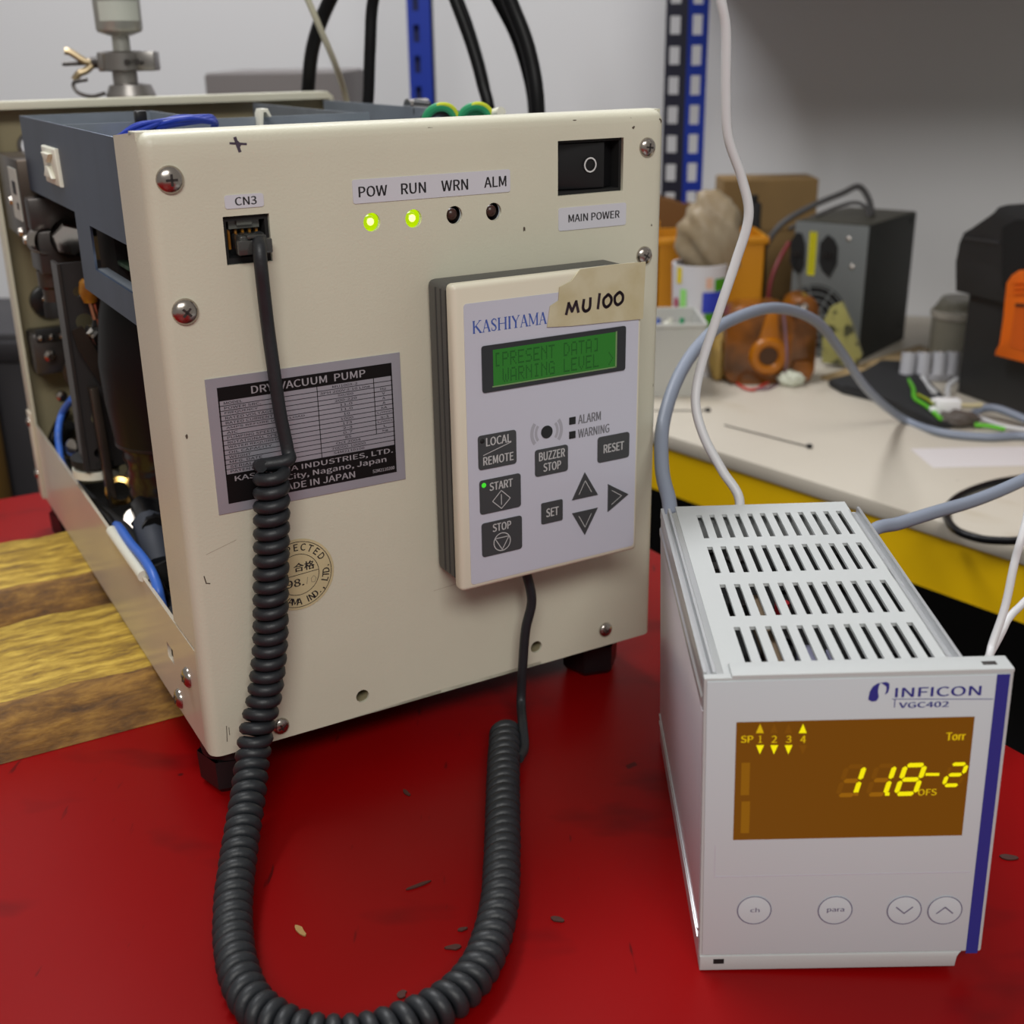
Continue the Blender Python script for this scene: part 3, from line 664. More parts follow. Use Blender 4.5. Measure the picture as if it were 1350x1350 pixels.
mb = MB(); mb.box((70, 190, 30), (200, 400, 210), 6); mb.done('pump_body', BLACKM, pump)

# ================================================================== PENDANT CONTROLLER (local mm, front at y = -30)
pen = thing('pendant_controller', 'handheld keypad controller with green screen mounted on the pump front', 'controller', PEND)
LW, LH = 101, 145.3
mb = MB(); mb.box((2, -24, 1.5), (LW - 2, -.4, LH - 1.5), 3, 3); body = mb.done('rear_shell', DGREY, pen)
mb = MB()
for k in range(3): mb.box((1.7, -20 + k * 5, 4), (2.2, -19.2 + k * 5, LH - 4))
mb.done('shell_groove', pm('groove', (64, 64, 62), .6), body, 0)
mb = MB(); mb.box((0, -30, 0), (LW, -22.5, LH), 2.4, 4); mb.done('front_bezel', BEZEL, pen)
mb = MB(); mb.box((5.2, -30.3, 3), (98.6, -29, 136.6)); bmesh.ops.bevel(mb.bm, geom=[q for q in mb.bm.edges if abs((q.verts[0].co - q.verts[1].co).y) > 1e-4], offset=.0016, segments=4, profile=.5, affect='EDGES')
ov = mb.done('keypad_overlay', OVER, pen)
# serif logo lettering, drawn stroke by stroke
GL = {'K': [((.12, 0), (.12, 1), .2), ((.8, 1), (.14, .42), .08), ((.34, .58), (.86, 0), .2), ((0, 0), (.26, 0), .07), ((0, 1), (.26, 1), .07), ((.66, 1), (.94, 1), .07), ((.7, 0), (1, 0), .07)],
      'A': [((.12, 0), (.48, 1), .08), ((.48, 1), (.86, 0), .2), ((.25, .34), (.72, .34), .07), ((0, 0), (.26, 0), .07), ((.7, 0), (1, 0), .07)],
      'S': [((.8, .74), (.78, .95), .07), ((.78, .9), (.5, 1), .1), ((.5, 1), (.18, .88), .12), ((.18, .88), (.16, .68), .18), ((.16, .68), (.72, .36), .2), ((.72, .36), (.78, .16), .16), ((.78, .16), (.5, 0), .12), ((.5, 0), (.16, .08), .1), ((.14, .04), (.12, .28), .07)],
      'H': [((.14, 0), (.14, 1), .2), ((.84, 0), (.84, 1), .2), ((.14, .52), (.84, .52), .08), ((0, 0), (.3, 0), .07), ((0, 1), (.3, 1), .07), ((.7, 0), (1, 0), .07), ((.7, 1), (1, 1), .07)],
      'I': [((.5, 0), (.5, 1), .22), ((.2, 0), (.8, 0), .07), ((.2, 1), (.8, 1), .07)],
      'Y': [((.1, 1), (.5, .48), .2), ((.88, 1), (.5, .48), .08), ((.5, .5), (.5, 0), .2), ((0, 1), (.26, 1), .07), ((.74, 1), (1, 1), .07), ((.32, 0), (.7, 0), .07)],
      'M': [((.12, 0), (.12, 1), .08), ((.14, 1), (.5, .1), .18), ((.5, .1), (.86, 1), .08), ((.86, 1), (.86, 0), .18), ((0, 0), (.24, 0), .07), ((0, 1), (.18, 1), .07), ((.72, 0), (1, 0), .07), ((.82, 1), (1, 1), .07)]}
mb = MB(); x = 9.4
for ch_, wd in zip('KASHIYAMA', (5, 4.6, 3.7, 5.2, 2.4, 4.5, 4.6, 5.8, 4.6)):
    for a, b, t in GL[ch_]:
        A = (x + a[0] * wd * .92, 123.2 + a[1] * 5.4); B = (x + b[0] * wd * .92, 123.2 + b[1] * 5.4)
        d = (Vector(B) - Vector(A)); L = d.length; d.normalize(); n = Vector((-d.y, d.x)) * t * 4.2 / 2
        mb.quad((A[0] + n.x, -30.38, A[1] + n.y), (A[0] - n.x, -30.38, A[1] - n.y), (B[0] - n.x, -30.38, B[1] - n.y), (B[0] + n.x, -30.38, B[1] + n.y))
    x += wd * .945
mb.done('logo_lettering', NAVY, ov, 0)
# LCD
mb = MB(); mb.box((13.4, -30.9, 95.6), (91, -29, 117)); bmesh.ops.bevel(mb.bm, geom=[q for q in mb.bm.edges if abs((q.verts[0].co - q.verts[1].co).y) > 1e-4], offset=.0012, segments=3, profile=.5, affect='EDGES')
lf = mb.done('display_frame', LCDK, pen)
mb = MB(); mb.quad((18.9, -30.95, 98.2), (85, -30.95, 98.2), (85, -30.95, 114.8), (18.9, -30.95, 114.8)); sc_ = mb.done('green_screen', LCDG, lf, 0)
mb = MB(); mb.box((18.3, -31.1, 97.6), (85.8, -30.9, 98.2)); mb.box((85, -31.1, 97.6), (85.8, -30.9, 115)); mb.done('screen_edge', pm('edge_light', (120, 150, 100), .4), lf, 0)
FNT = {'P': '1111010001100011111010000100001000 0', 'R': 0}
FNT = dict(P=['11110','10001','10001','11110','10000','10000','10000'], R=['11110','10001','10001','11110','10100','10010','10001'], E=['11111','10000','10000','11110','10000','10000','11111'],
 S=['01111','10000','10000','01110','00001','00001','11110'], N=['10001','11001','10101','10011','10001','10001','10001'], T=['11111','00100','00100','00100','00100','00100','00100'],
 D=['11100','10010','10001','10001','10001','10010','11100'], A=['01110','10001','10001','10001','11111','10001','10001'], W=['10001','10001','10001','10101','10101','10101','01010'],
 I=['01110','00100','00100','00100','00100','00100','01110'], G=['01110','10001','10000','10111','10001','10001','01111'], L=['10000','10000','10000','10000','10000','10000','11111'],
 V=['10001','10001','10001','10001','10001','01010','00100'])
FNT['['] = ['01110','01000','01000','01000','01000','01000','01110']; FNT[']'] = ['01110','00010','00010','00010','00010','00010','01110']; FNT['>'] = ['01000','00100','00010','00001','00010','00100','01000']
mb = MB(); cwid = 65 / 16
for r_, line in enumerate(('[PRESENT DATA]  ', ' WARNING LEVEL >')):
    for c_, chh in enumerate(line):
        if chh == ' ': continue
        for a in range(7):
            for b in range(5):
                if FNT[chh][a][b] == '1':
                    x = 19.6 + c_ * cwid + b * .66; z = 113.2 - r_ * 7.6 - a * .92
                    mb.quad((x, -31, z - .78), (x + .58, -31, z - .78), (x + .58, -31, z), (x, -31, z))
mb.done('screen_characters', LCDD, sc_, 0)
# keys
def key(poly, name, rows=(), r=1.4):
    mb = MB(); A = [mb.v((x, -30.75, z)) for x, z in poly]; B = [mb.v((x, -30.1, z)) for x, z in poly]; n = len(A)
    mb.f(A); mb.f(B[::-1])
    for i in range(n): mb.f([A[i], B[i], B[(i + 1) % n], A[(i + 1) % n]])
    if r: bmesh.ops.bevel(mb.bm, geom=[q for q in mb.bm.edges if abs((q.verts[0].co - q.verts[1].co).y) > 4e-4], offset=r * .001, segments=3, profile=.5, affect='EDGES')
    o = mb.done(name, KEYG, pen, 30)
    for s, b in rows: text(s, o, KEYINK, b, -30.82)
    return o
def rc(x0, z0, x1, z1): return [(x0, z0), (x1, z0), (x1, z1), (x0, z1)]
k1 = key(rc(10.5, 59.4, 30.5, 75.8), 'local_remote_key', [('LOCAL', (14.5, 70.3, 27.5, 74.4)), ('REMOTE', (12.8, 61.3, 28.6, 65.4))])
mb = MB(); mb.line([(13, 66.3), (27.6, 70.3)], .35, -30.82); mb.done('dividing_line', KEYINK, k1, 0)
k2 = key(rc(10.7, 37.5, 32.6, 54.2), 'start_key', [('START', (15.8, 48.4, 28, 52.4))])
mb = MB(); mb.line([(17.3, 43), (22, 47.6), (26.8, 43), (22, 38.6)], .4, -30.82, True); mb.line([(22, 40.6), (22, 45.6)], .4, -30.82); mb.done('start_symbol', KEYINK, k2, 0)
mb = MB(); mb.lathe([(1.2, 0), (.8, .6), (0, .9)], (12.9, -30.75, 51.8), (0, -1, 0), 14); mb.done('status_light', LEDG, k2)
mb = MB(); mb.lathe([(1.2, 0), (.8, .3), (0, .4)], (12.6, -30.75, 73.2), (0, -1, 0), 14); mb.done('status_light', BLACKM, k1)
k3 = key(rc(11.3, 15.9, 33, 32.9), 'stop_key', [('STOP', (17, 27.6, 26.8, 31.6))])
mb = MB(); mb.disc((22, -30.82, 21.8), 4.7, 28, 1, 4.25); mb.line([(18.2, 24), (25.8, 24), (22, 17.8)], .4, -30.82, True); mb.done('stop_symbol', KEYINK, k3, 0)
key(rc(40.6, 50.6, 58.8, 63.8), 'buzzer_stop_key', [('BUZZER', (42.6, 58, 56.8, 62.3)), ('STOP', (45, 52.4, 54.6, 56.6))])
key(rc(75.9, 51.2, 94.4, 64.2), 'reset_key', [('RESET', (79.2, 55.6, 90.9, 60))])
key(rc(43.9, 25.8, 55.9, 36.6), 'set_key', [('SET', (46.4, 29, 53.3, 33.4))], .8)
for pl_, ln, nm in (([(61.4, 34.9), (76.3, 34.9), (68.6, 47.8)], [(65.2, 37.2), (68.7, 43.6), (72.4, 37.2)], 'up_key'), ([(61.4, 28), (68.8, 15.2), (76.3, 28)], [(65.2, 25.8), (68.8, 19.4), (72.4, 25.8)], 'down_key'), ([(82.3, 24.6), (94.6, 31.6), (82.3, 39.2)], [(84.4, 28.2), (90.3, 31.7), (84.4, 35.6)], 'right_key')):
    o = key(pl_, nm, (), 0); mb = MB(); mb.line(ln, .35, -30.82); mb.done('arrow_mark', KEYINK, o, 0)
mb = MB(); mb.lathe([(3.1, 0), (3.1, .35), (0, .35)], (47.2, -30.3, 71.8), (0, -1, 0), 24); bz = mb.done('buzzer_hole', BLACK, pen)
mb = MB()
for s in (0, PI):
    for ri, ro in ((5.2, 6.6), (7.2, 9.0)): mb.disc((47.2, -30.36, 71.8), ro, 14, 1, ri, s - .65, s + .65)
mb.done('sound_wave_mark', pm('wave_grey', (166, 166, 176), .5), ov, 0)
for z, s, x1 in ((75, 'ALARM', 77.4), (68, 'WARNING', 82.4)):
    mb = MB(); mb.box((59.6, -30.7, z - 1.8), (63.2, -30.2, z + 1.8), .2); mb.done('indicator_window', BLACK, pen)
    text(s, ov, pm('print_grey', (110, 110, 116), .5), (64.6, z - 2.3, x1, z + 2.1), -30.38)
# masking tape with handwriting
tp = [(65, 146), (60, 141), (54, 139), (53.4, 133), (49, 131), (47.4, 121.6), (60, 120.6), (80, 119.9), (99.6, 119.2), (100.6, 119.2), (101.4, 146), (84, 146.4)]
mb = MB(); mb.prism(tp, 1, -30.95, -30.45); t_ = mb.done('masking_tape', TAPE, pen, 0)
mb = MB()
hw = [[(57.5, 126.5), (58.8, 131.2), (60.6, 127.4), (62.8, 131.6), (64, 126.8)], [(67, 131.8), (66.6, 128.2), (68, 126.6), (70.2, 127.8), (70.6, 132.2)], [(74.8, 127.2), (75.6, 133.6)],
      [(79.8, 132.6), (78, 131), (78, 128.6), (79.6, 127.2), (81.8, 128.6), (82.2, 131), (80.6, 132.8), (79.4, 132.2)], [(86, 133), (84.2, 131.4), (84.4, 128.8), (86, 127.6), (88.4, 129), (88.6, 131.6), (87, 133.2), (85.6, 132.8)]]
for st_ in hw:
    q = cr([(a, 0, b) for a, b in st_], 4) if len(st_) > 2 else [Vector((a, 0, b)) for a, b in st_]
    if len(st_) == 5 and st_[0][0] < 60: q = [Vector((a, 0, b)) for a, b in st_]
    mb.line([(p.x, p.z) for p in q], 1.45, -31.05)
mb.done('handwriting', pm('pen_ink', (40, 22, 34), .5), t_, 0)
mb = MB(); mb.box((37, -20, -2), (49, -10, 2.5), .6); mb.done('cable_jack', BLACK, pen)

# ================================================================== COILED CORD
cord = thing('coiled_cord', 'black coiled cord hanging from the pump jack and looping over the red table', 'cord', Fr(PUMP.to((40, -10, 0))))
CI = cord.matrix_world.inverted()
def loc(p): return (CI @ (Vector(p) * .001)) * 1000
def PW_(x, y, ax, v): return PUMP.to(PUMP.at(x, y, ax, v))
def coil_at(x, y, z): return WO.at(x, y, 2, z)
path = [PW_(358, 612, 1, -11), PW_(358, 700, 1, -11), PW_(357, 780, 1, -11), PW_(356, 850, 1, -11), PW_(349, 915, 1, -12), PW_(339, 960, 1, -15)]
path += [coil_at(333, 1000, 32), coil_at(327, 1050, 22.5), coil_at(315, 1125, 13.5), coil_at(307, 1200, 9.5), coil_at(312, 1270, 9), coil_at(336, 1325, 9), coil_at(390, 1360, 9), coil_at(455, 1368, 9), coil_at(520, 1354, 9),
         coil_at(590, 1320, 9), coil_at(634, 1272, 9), coil_at(657, 1200, 9), coil_at(662, 1125, 9), coil_at(663, 1050, 9), coil_at(664, 1005, 9), coil_at(666, 966, 9)]
P = cr([loc(p) for p in path], 24)
# resample evenly, then wind the helix
L = [0]
for a, b in zip(P, P[1:]): L.append(L[-1] + (b - a).length)
pitch, HR, WR = 6.3, 5.3, 2.95; N = int(L[-1] / pitch * 20); pts = []; i = 0; nrm = None; Tp = None
for k in range(N + 1):
    s = L[-1] * k / N
    while i < len(L) - 2 and L[i + 1] < s: i += 1
    t = (s - L[i]) / max(L[i + 1] - L[i], 1e-9); p = P[i].lerp(P[i + 1], t); T = (P[i + 1] - P[i]).normalized()
    if nrm is None: nrm = T.orthogonal().normalized()
    else: nrm = (Tp.rotation_difference(T) @ nrm); nrm = (nrm - T * nrm.dot(T)).normalized()
    Tp = T; bn = T.cross(nrm); a = 2 * PI * s / pitch
    pts.append(p + (nrm * math.cos(a) + bn * math.sin(a)) * HR)
mb = MB(); mb.tube(pts, WR, 9); mb.done('coil', RUBBER, cord, 80)
lead = cr([loc(PW_(341, 313, 1, -1)), loc(PW_(342, 325, 1, -9)), loc(PW_(344, 350, 1, -11)), loc(PW_(348, 387, 1, -9)), loc(PW_(353, 430, 1, -7)), loc(PW_(359, 474, 1, -7)), loc(PW_(369, 543, 1, -7)), loc(PW_(379, 592, 1, -8)), loc(PW_(379, 607, 1, -11)), pts[2]], 8)
mb = MB(); mb.tube(lead, 2.9, 12); mb.done('straight_lead', RUBBER, cord, 60)
lead = cr([loc(PUMP.to((161.3, -15, 94))), loc(PW_(701, 790, 1, -15)), loc(PW_(693, 830, 1, -13)), loc(PW_(689, 880, 1, -12)), loc(PW_(687, 925, 1, -12)), loc(WO.at(689, 955, 2, 13)), loc(WO.at(691, 985, 2, 8)), loc(WO.at(684, 1000, 2, 9))], 8)
mb = MB(); mb.tube(lead, 2.5, 12); mb.done('straight_lead', RUBBER, cord, 60)
pM = cord.matrix_world.inverted() @ PUMP.M
Mloc = Matrix.Translation(pM.translation * 1000) @ pM.to_3x3().to_4x4()
mb = MB(); mb.box((35, -4.5, 258), (46.5, 7, 264.5), .8, M=Mloc); mb.box((33.5, -6, 256.8), (48.3, -1.5, 263), .8, M=Mloc)
pg = mb.done('modular_plug', pm('smoke_plastic', (70, 70, 68), .18, coat=.6, alpha=.85), cord)
mb = MB(); mb.box((37.5, -7, 263.5), (44.5, 4, 265), .4, M=Mloc); mb.done('plug_latch', pm('smoke_plastic', (70, 70, 68)), pg)

# ================================================================== GAUGE CONTROLLER (local mm)
ga = thing('gauge_controller', 'light grey vacuum gauge controller with amber digital display and vent slots', 'controller', GAUGE)
def G(x, y): p = GAUGE.at(x, y, 1, 0); return (p.x, p.z)
def GB(x0, y0, x1, y1): a = G(x0, y1); b = G(x1, y0); return (a[0], a[1], b[0], b[1])
mb = MB(); mb.box((0, 0, 7), (106.7, 1.6, 127.4)); mb.box((0, 0, .2), (97.7, 1.6, 7)); mb.done('front_plate', GWHITE, ga, 0)
mb = MB(); mb.prism([(0, .2), (97.7, .2), (97.7, 5), (99.5, 7), (0, 7)], 1, -.6, 10, .3); bf = mb.done('bottom_flange', GWHITE, ga)
mb = MB(); mb.box((5.2, -.7, 3.4), (9.3, .5, 5.6)); mb.done('slot_hole', BLACKM, bf, 0)
mb = MB(); mb.box((9.7, .1, 126.9), (107.4, 10, 128.5), .4); mb.box((0, .1, 126.6), (9.7, 3.5, 127.6), .3); mb.box((105.8, .2, 7), (107.2, 9, 127.2), .3); tf = mb.done('top_flange', GWHITE, ga)
mb = MB(); mb.box((97.5, 3.2, 128.3), (102.5, 5.8, 128.62), .1); mb.done('slot_hole', DKMETAL, tf)
mb = MB(); mb.box((.9, -.5, 7.6), (105.9, 0, 126.6), .2); face = mb.done('face_overlay', GFACE, ga)
mb = MB(); mb.box((4.8, -.56, 43.6), (99.5, -.5, 44.0)); mb.box((4.8, -.56, 44), (5.1, -.5, 58)); mb.done('window_outline', pm('outline_grey', (192, 192, 204), .5), face, 0)
mb = MB(); mb.box((101.2, -.62, 6.3), (105.7, -.48, 126.7)); mb.done('blue_stripe', GNAVY, face, 0)
# logo
leaf = [(1144, 921), (1146, 911), (1150, 904), (1156, 900), (1160, 899), (1158, 904), (1157, 910), (1158, 918), (1155, 923), (1149, 924)]
leaf2 = [(1160, 899), (1168, 898), (1172, 900), (1172, 906), (1170, 912), (1166, 915), (1168, 909), (1168, 904), (1164, 901)]
mb = MB()
for l_ in (leaf, leaf2): mb.poly([(G(*p)[0], -.62, G(*p)[1]) for p in l_])
a = G(1176, 920.5); b = G(1308, 920.5); mb.line([a, b], .25, -.62); c = G(1178.5, 931); mb.line([(c[0], a[1]), c], .3, -.62); mb.done('logo_mark', GNAVY, face, 0)
text('INFICON', face, GNAVY, GB(1179, 903, 1293, 918.5), -.62, 'logo_lettering')
text('VGC402', face, GNAVY, GB(1184, 923.5, 1250, 932.5), -.62, 'model_lettering', bold=.1)
# display
mb = MB(); mb.quad((11.5, -.66, 60.3), (95.0, -.66, 60.3), (95.0, -.66, 110.2), (11.5, -.66, 110.2)); scr = mb.done('amber_display', AMB, face, 0)
def seg7(x, z, w_, h, t, sl, on, mbs):
    q = {'a': ((0, h), (w_, h)), 'g': ((0, h / 2), (w_, h / 2)), 'd': ((0, 0), (w_, 0)), 'f': ((0, h / 2), (0, h)), 'b': ((w_, h / 2), (w_, h)), 'e': ((0, 0), (0, h / 2)), 'c': ((w_, 0), (w_, h / 2))}
    for k, (p0, p1) in q.items():
        if k not in on: continue
        v = Vector((p1[0] - p0[0], p1[1] - p0[1])); v.normalize(); n = Vector((-v.y, v.x)) * t / 2; g = v * .55
        A = Vector(p0) + g; B = Vector(p1) - g; c4 = [A + n * .0 - g * .3, A + g * .9 + n, B - g * .9 + n, B + g * .3, B - g * .9 - n, A + g * .9 - n]
        mbs.poly([(x + p_.x + sl * p_.y / h, -.72, z + p_.y) for p_ in c4])
bl = G(1104, 1045); h7 = 12.0; sl = 2.7; w7 = 6.2; t7 = 1.8
cells = [G(1104, 1045)[0], G(1143.5, 1045)[0], G(1180.5, 1045)[0]]; zb = G(1190, 1045)[1]
mb = MB(); seg7(cells[0], zb, w7, h7, t7, sl, 'bc', mb); seg7(cells[1], zb, w7, h7, t7, sl, 'bc', mb); seg7(cells[2], zb, w7 + .6, h7, t7, sl, 'abcdefg', mb)
a = G(1169, 1045); mb.box((a[0] - .8, -.74, a[1] - .8), (a[0] + .8, -.72, a[1] + .6))
e0 = G(1243, 1034); seg7(e0[0], e0[1], 5.6, 8.8, 1.5, 2.0, 'abged', mb); p0, p1 = G(1221, 1019.5), G(1236, 1019.5); mb.line([p0, p1], 1.2, -.72); mb.done('digit', DIG, scr, 0)
mb = MB(); seg7(cells[0], zb, w7, h7, t7, sl, 'dg', mb); seg7(cells[1], zb, w7, h7, t7, sl, 'dg', mb); a = G(1128, 1045); mb.box((a[0] - .8, -.74, a[1] - .8), (a[0] + .8, -.72, a[1] + .6)); mb.done('dim_digit', GHO, scr, 0)
mb = MB(); seg7(cells[0], zb, w7, h7, t7, sl, 'aef', mb); seg7(cells[1], zb, w7, h7, t7, sl, 'aef', mb); seg7(e0[0], e0[1], 5.6, 8.2, 1.2, 1.9, 'fc', mb); mb.done('faint_digit', GHO2, scr, 0)
def arrow(px, py, up, mat, nm):
    x, z = G(px, py); s = 1 if up else -1; mb = MB(); mb.poly([(x - 1.4, -.72, z - 1.9 * s), (x + 1.4, -.72, z - 1.9 * s), (x, -.72, z + 1.9 * s)]); mb.done(nm, mat, scr, 0)
for i, px in enumerate((1001.5, 1020, 1039, 1058)):
    arrow(px, 959, True, (DIGM, GHO2, GHO2, DIG)[i], 'up_arrow'); arrow(px, 987, False, (DIG, DIG, DIG, GHO2)[i], 'down_arrow')
    text('1234'[i], scr, DIGM, GB(px - (2 if i == 0 else 3.6), 968.5, px + (2 if i == 0 else 3.6), 978), -.72, 'channel_digit')
text('SP', scr, DIGM, GB(976, 968.5, 992, 978), -.72, 'screen_word', bold=.09); text('Torr', scr, DIGM, GB(1246, 964, 1272, 975), -.72, 'screen_word', bold=.09); text('OFS', scr, DIGM, GB(1209, 1038.5, 1234, 1047.5), -.72, 'screen_word')
mb = MB()
for y0, y1 in ((1004, 1047), (1055, 1097)): q = GB(976, y0, 988.5, y1); mb.quad((q[0], -.7, q[1]), (q[2], -.7, q[1]), (q[2], -.7, q[3]), (q[0], -.7, q[3]))
mb.done('dim_bar', BAR, scr, 0)
# buttons
for nm, px in (('channel_button', 994), ('parameter_button', 1100.5), ('down_button', 1191.5), ('up_button', 1245)):
    x, z = G(px, 1198.5); mb = MB(); mb.lathe([(6.4, 0), (6.4, .12), (6.0, .2), (0, .2)], (x, -.5, z), (0, -1, 0), 32); o = mb.done(nm, GFACE, ga)
    mb = MB(); mb.disc((x, -.74, z), 6.5, 40, 1, 6.1); mb.done('button_ring', GRING, o, 0)
    if nm[0] == 'c': text('ch', o, GRING, (x - 1.5, z - .9, x + 1.9, z + 1.1), -.74)
    elif nm[0] == 'p': text('para', o, GRING, (x - 3.1, z - 1.2, x + 3.2, z + .9), -.74, bold=.09)
    else:
        s = 1 if nm[0] == 'u' else -1; mb = MB(); mb.line([(x - 3, z - 1.4 * s), (x, z + 1.4 * s), (x + 3, z - 1.4 * s)], .55, -.74); mb.done('arrow_mark', GRING, o, 0)
# vented top, rails, sides
slots = []
for r0, r1 in ((12.0, 41.3), (50.6, 80.6), (92.2, 121.0), (131, 160)):
    for k in range(12):
        xc = 17.4 + k * 5.93; slots.append(('r', xc - 1.2, r0, xc + 1.2, r1))
mb = MB(); mb.sheet((7.4, 4, 88.4, 172), slots, lambda a, b: (a, b, 126.8), skip=lambda a, b: False)
mb.done('vented_cover', GWHITE, ga, 40, solid=1.4)
mb = MB(); mb.prism([(0, 0), (1.2, 0), (1.2, 120), (7.5, 124.6), (7.5, 126.4), (5.4, 125.6), (4.4, 128.2), (3.4, 128.2), (3.0, 125.4), (1.6, 125.4), (1.3, 128.4), (0, 128.4), (-.3, 124), (0, 123), (0, 119), (-.6, 118), (-.6, 115), (0, 114)], 1, 3.6, 166)
mb.done('left_rail', GALU, ga, 20)
mb = MB(); mb.box((-.2, 3, 1.2), (.6, 165, 113), .1); lp = mb.done('left_side_panel', pm('gauge_side', (204, 198, 206), .3, .2), ga)
for z in (12, 16): mb = MB(); mb.box((-.8, 3.5, z), (0, 165, z + 1.2), .2); mb.done('side_groove_rib', GALU, lp)
mb = MB(); mb.prism([(91.2, 1), (92.6, 1), (92.6, 128.3), (91.4, 128.3), (91.2, 125), (89, 125), (88.4, 126.8), (87.6, 126.8), (88.4, 124), (91.2, 123.6)], 1, 8, 161); mb.done('right_rail', GALU, ga, 20)
mb = MB(); mb.box((1, 4, 1.2), (92, 165, 2.4)); mb.done('bottom_cover', GWHITE, ga)
mb = MB(); mb.box((.8, 163.6, 2), (92, 165, 124)); mb.done('back_plate', GWHITE, ga)
mb = MB(); mb.box((4, 5, 60), (90, 160, 62)); mb.box((8, 6, 112), (88, 162, 113)); ib = mb.done('board_and_dark_sheet', BLACKM, ga)  # upper black sheet added just under the slots to darken the vents
mb = MB(); mb.box((28, 10, 110), (36, 82, 121)); mb.done('transformer', pm('transformer_brown', (120, 100, 76), .6), ib)
mb = MB(); mb.box((40, 12, 110), (46, 40, 119)); mb.box((49, 14, 110), (54, 30, 122)); mb.done('component', pm('comp_lavender', (150, 150, 176), .4), ib)
mb = MB(); mb.cyl((41, 74, 110), (41, 74, 121), 3, 12); mb.done('red_capacitor', pm('cap_red', (170, 30, 40), .4), ib)
for i in range(12):
    x, y = random.uniform(10, 84), random.uniform(20, 150); mb = MB(); mb.cyl((x, y, 113), (x, y, random.uniform(114, 120)), random.uniform(2.5, 5), 12); mb.done('capacitor', random.choice([BLACKM, DKMETAL, DKMETAL, BLACK]), ib)

# ================================================================== TIMBERS
def timber(bf, tf_, tb_, bb, h, label, x0=-330, x1=150):
    mb = MB(); n = 60
    def wob(a, b, c): return .9 * math.sin(a * .11 + c * 3) + .6 * math.sin(a * .31 + b * 2.1 + c) + random.uniform(-.3, .3)
    prof = [(bf, .3), (bf + (tf_ - bf) * .35, h * .45), (tf_ - 2.5, h - 2.5), (tf_ + 1.5, h - .3), ((tf_ + tb_) / 2, h), (tb_ - 2, h - .3), (tb_ + (bb - tb_) * .3, h - 3), (bb, h * .4), (bb, .3)]
    rings = []
    for i in range(n + 1):
        x = x0 + (x1 - x0) * i / n; k = 0 if x > -4 else 1
        rings.append([mb.v((x, a + (wob(x, j, h) if 0 < j < 8 else 0), b + (wob(x, j + 4, h) * .45 * k if 1 < j < 7 else 0))) for j, (a, b) in enumerate(prof)])
    k = len(prof)
    for A_, B_ in zip(rings, rings[1:]):
        for j in range(k): mb.f([A_[j], A_[(j + 1) % k], B_[(j + 1) % k], B_[j]])
    mb.f(rings[0]); mb.f(rings[-1][::-1])
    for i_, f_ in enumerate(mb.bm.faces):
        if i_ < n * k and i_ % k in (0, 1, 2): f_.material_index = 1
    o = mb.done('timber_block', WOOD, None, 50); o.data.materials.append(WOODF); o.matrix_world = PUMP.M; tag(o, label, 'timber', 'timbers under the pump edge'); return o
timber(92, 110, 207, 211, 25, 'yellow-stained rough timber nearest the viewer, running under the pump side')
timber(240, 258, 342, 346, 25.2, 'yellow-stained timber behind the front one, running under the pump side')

# ================================================================== CABLES AROUND THE GAUGE CONTROLLER
def cable(name, label, pts, r, mat, n=10, cat='cable', group=None, seg=12):
    base = Vector(pts[0]); o = Fr(base); mb = MB(); mb.tube(cr([Vector(p) - base for p in pts], n), r, seg)
    ob = mb.done(name, mat, None, 60); ob.matrix_world = o.M; return tag(ob, label, cat, group)
GCAB = pm('grey_cable_sheath', (134, 142, 158), .45); WCAB = pm('white_cable_sheath', (210, 210, 212), .4); CCAB = pm('cream_cable_sheath', (196, 192, 168), .5)
def A(x, y, Y): return WO.at(x, y, 1, Y)
def Z(x, y, z): return WO.at(x, y, 2, z)
gb = GAUGE.to((2, 168, 112))
cable('grey_cable', 'thick grey cable arching from the gauge controller back across the desk', [GAUGE.to((4, 167, 104)), A(883, 668, 560), A(873, 620, 585), A(874, 560, 615), A(893, 500, 650), A(922, 455, 690), A(958, 425, 735), A(1020, 406, 800), A(1075, 423, 870), A(1110, 465, 940), A(1145, 515, 1010), Z(1190, 552, 5), Z(1240, 570, 4), Z(1300, 576, 4), Z(1350, 575, 4), Z(1385, 590, 4)], 3.7, GCAB)
cable('grey_cable', 'thick grey cable leaving the controller to the right over the black loop', [GAUGE.to((88, 167, 96)), A(1150, 700, 560), A(1185, 690, 570), A(1230, 676, 580), A(1290, 658, 600), A(1355, 630, 620), A(1450, 580, 660)], 3.4, GCAB)
cable('white_cable', 'thin white cable hanging down to the back of the gauge controller', [A(960, -900, 700), A(940, -400, 640), A(942, -90, 605), A(949, -10, 600), A(957, 40, 600), A(957, 120, 600), A(960, 180, 600), A(978, 235, 600), A(987, 285, 598), A(970, 345, 596), A(948, 410, 592), A(925, 480, 588), A(917, 530, 582), A(928, 575, 575), A(952, 620, 568), A(975, 660, 560), GAUGE.to((35, 167, 108))], 2.35, WCAB)
cable('white_cable', 'white cable rising at right from behind the controller front', [GAUGE.to((100, 30, 60)), A(1300, 880, 412), A(1308, 850, 418), A(1325, 800, 424), A(1338, 740, 430), A(1352, 690, 436), A(1385, 560, 470), A(1480, 420, 560), A(1700, 300, 640)], 1.55, WCAB)
cable('white_cable', 'white cable end beside the rising one behind the controller', [GAUGE.to((99, 44, 70)), A(1312, 850, 425), A(1330, 815, 430), A(1352, 792, 440), A(1410, 730, 465), A(1560, 600, 560), A(1800, 520, 640)], 1.5, WCAB)
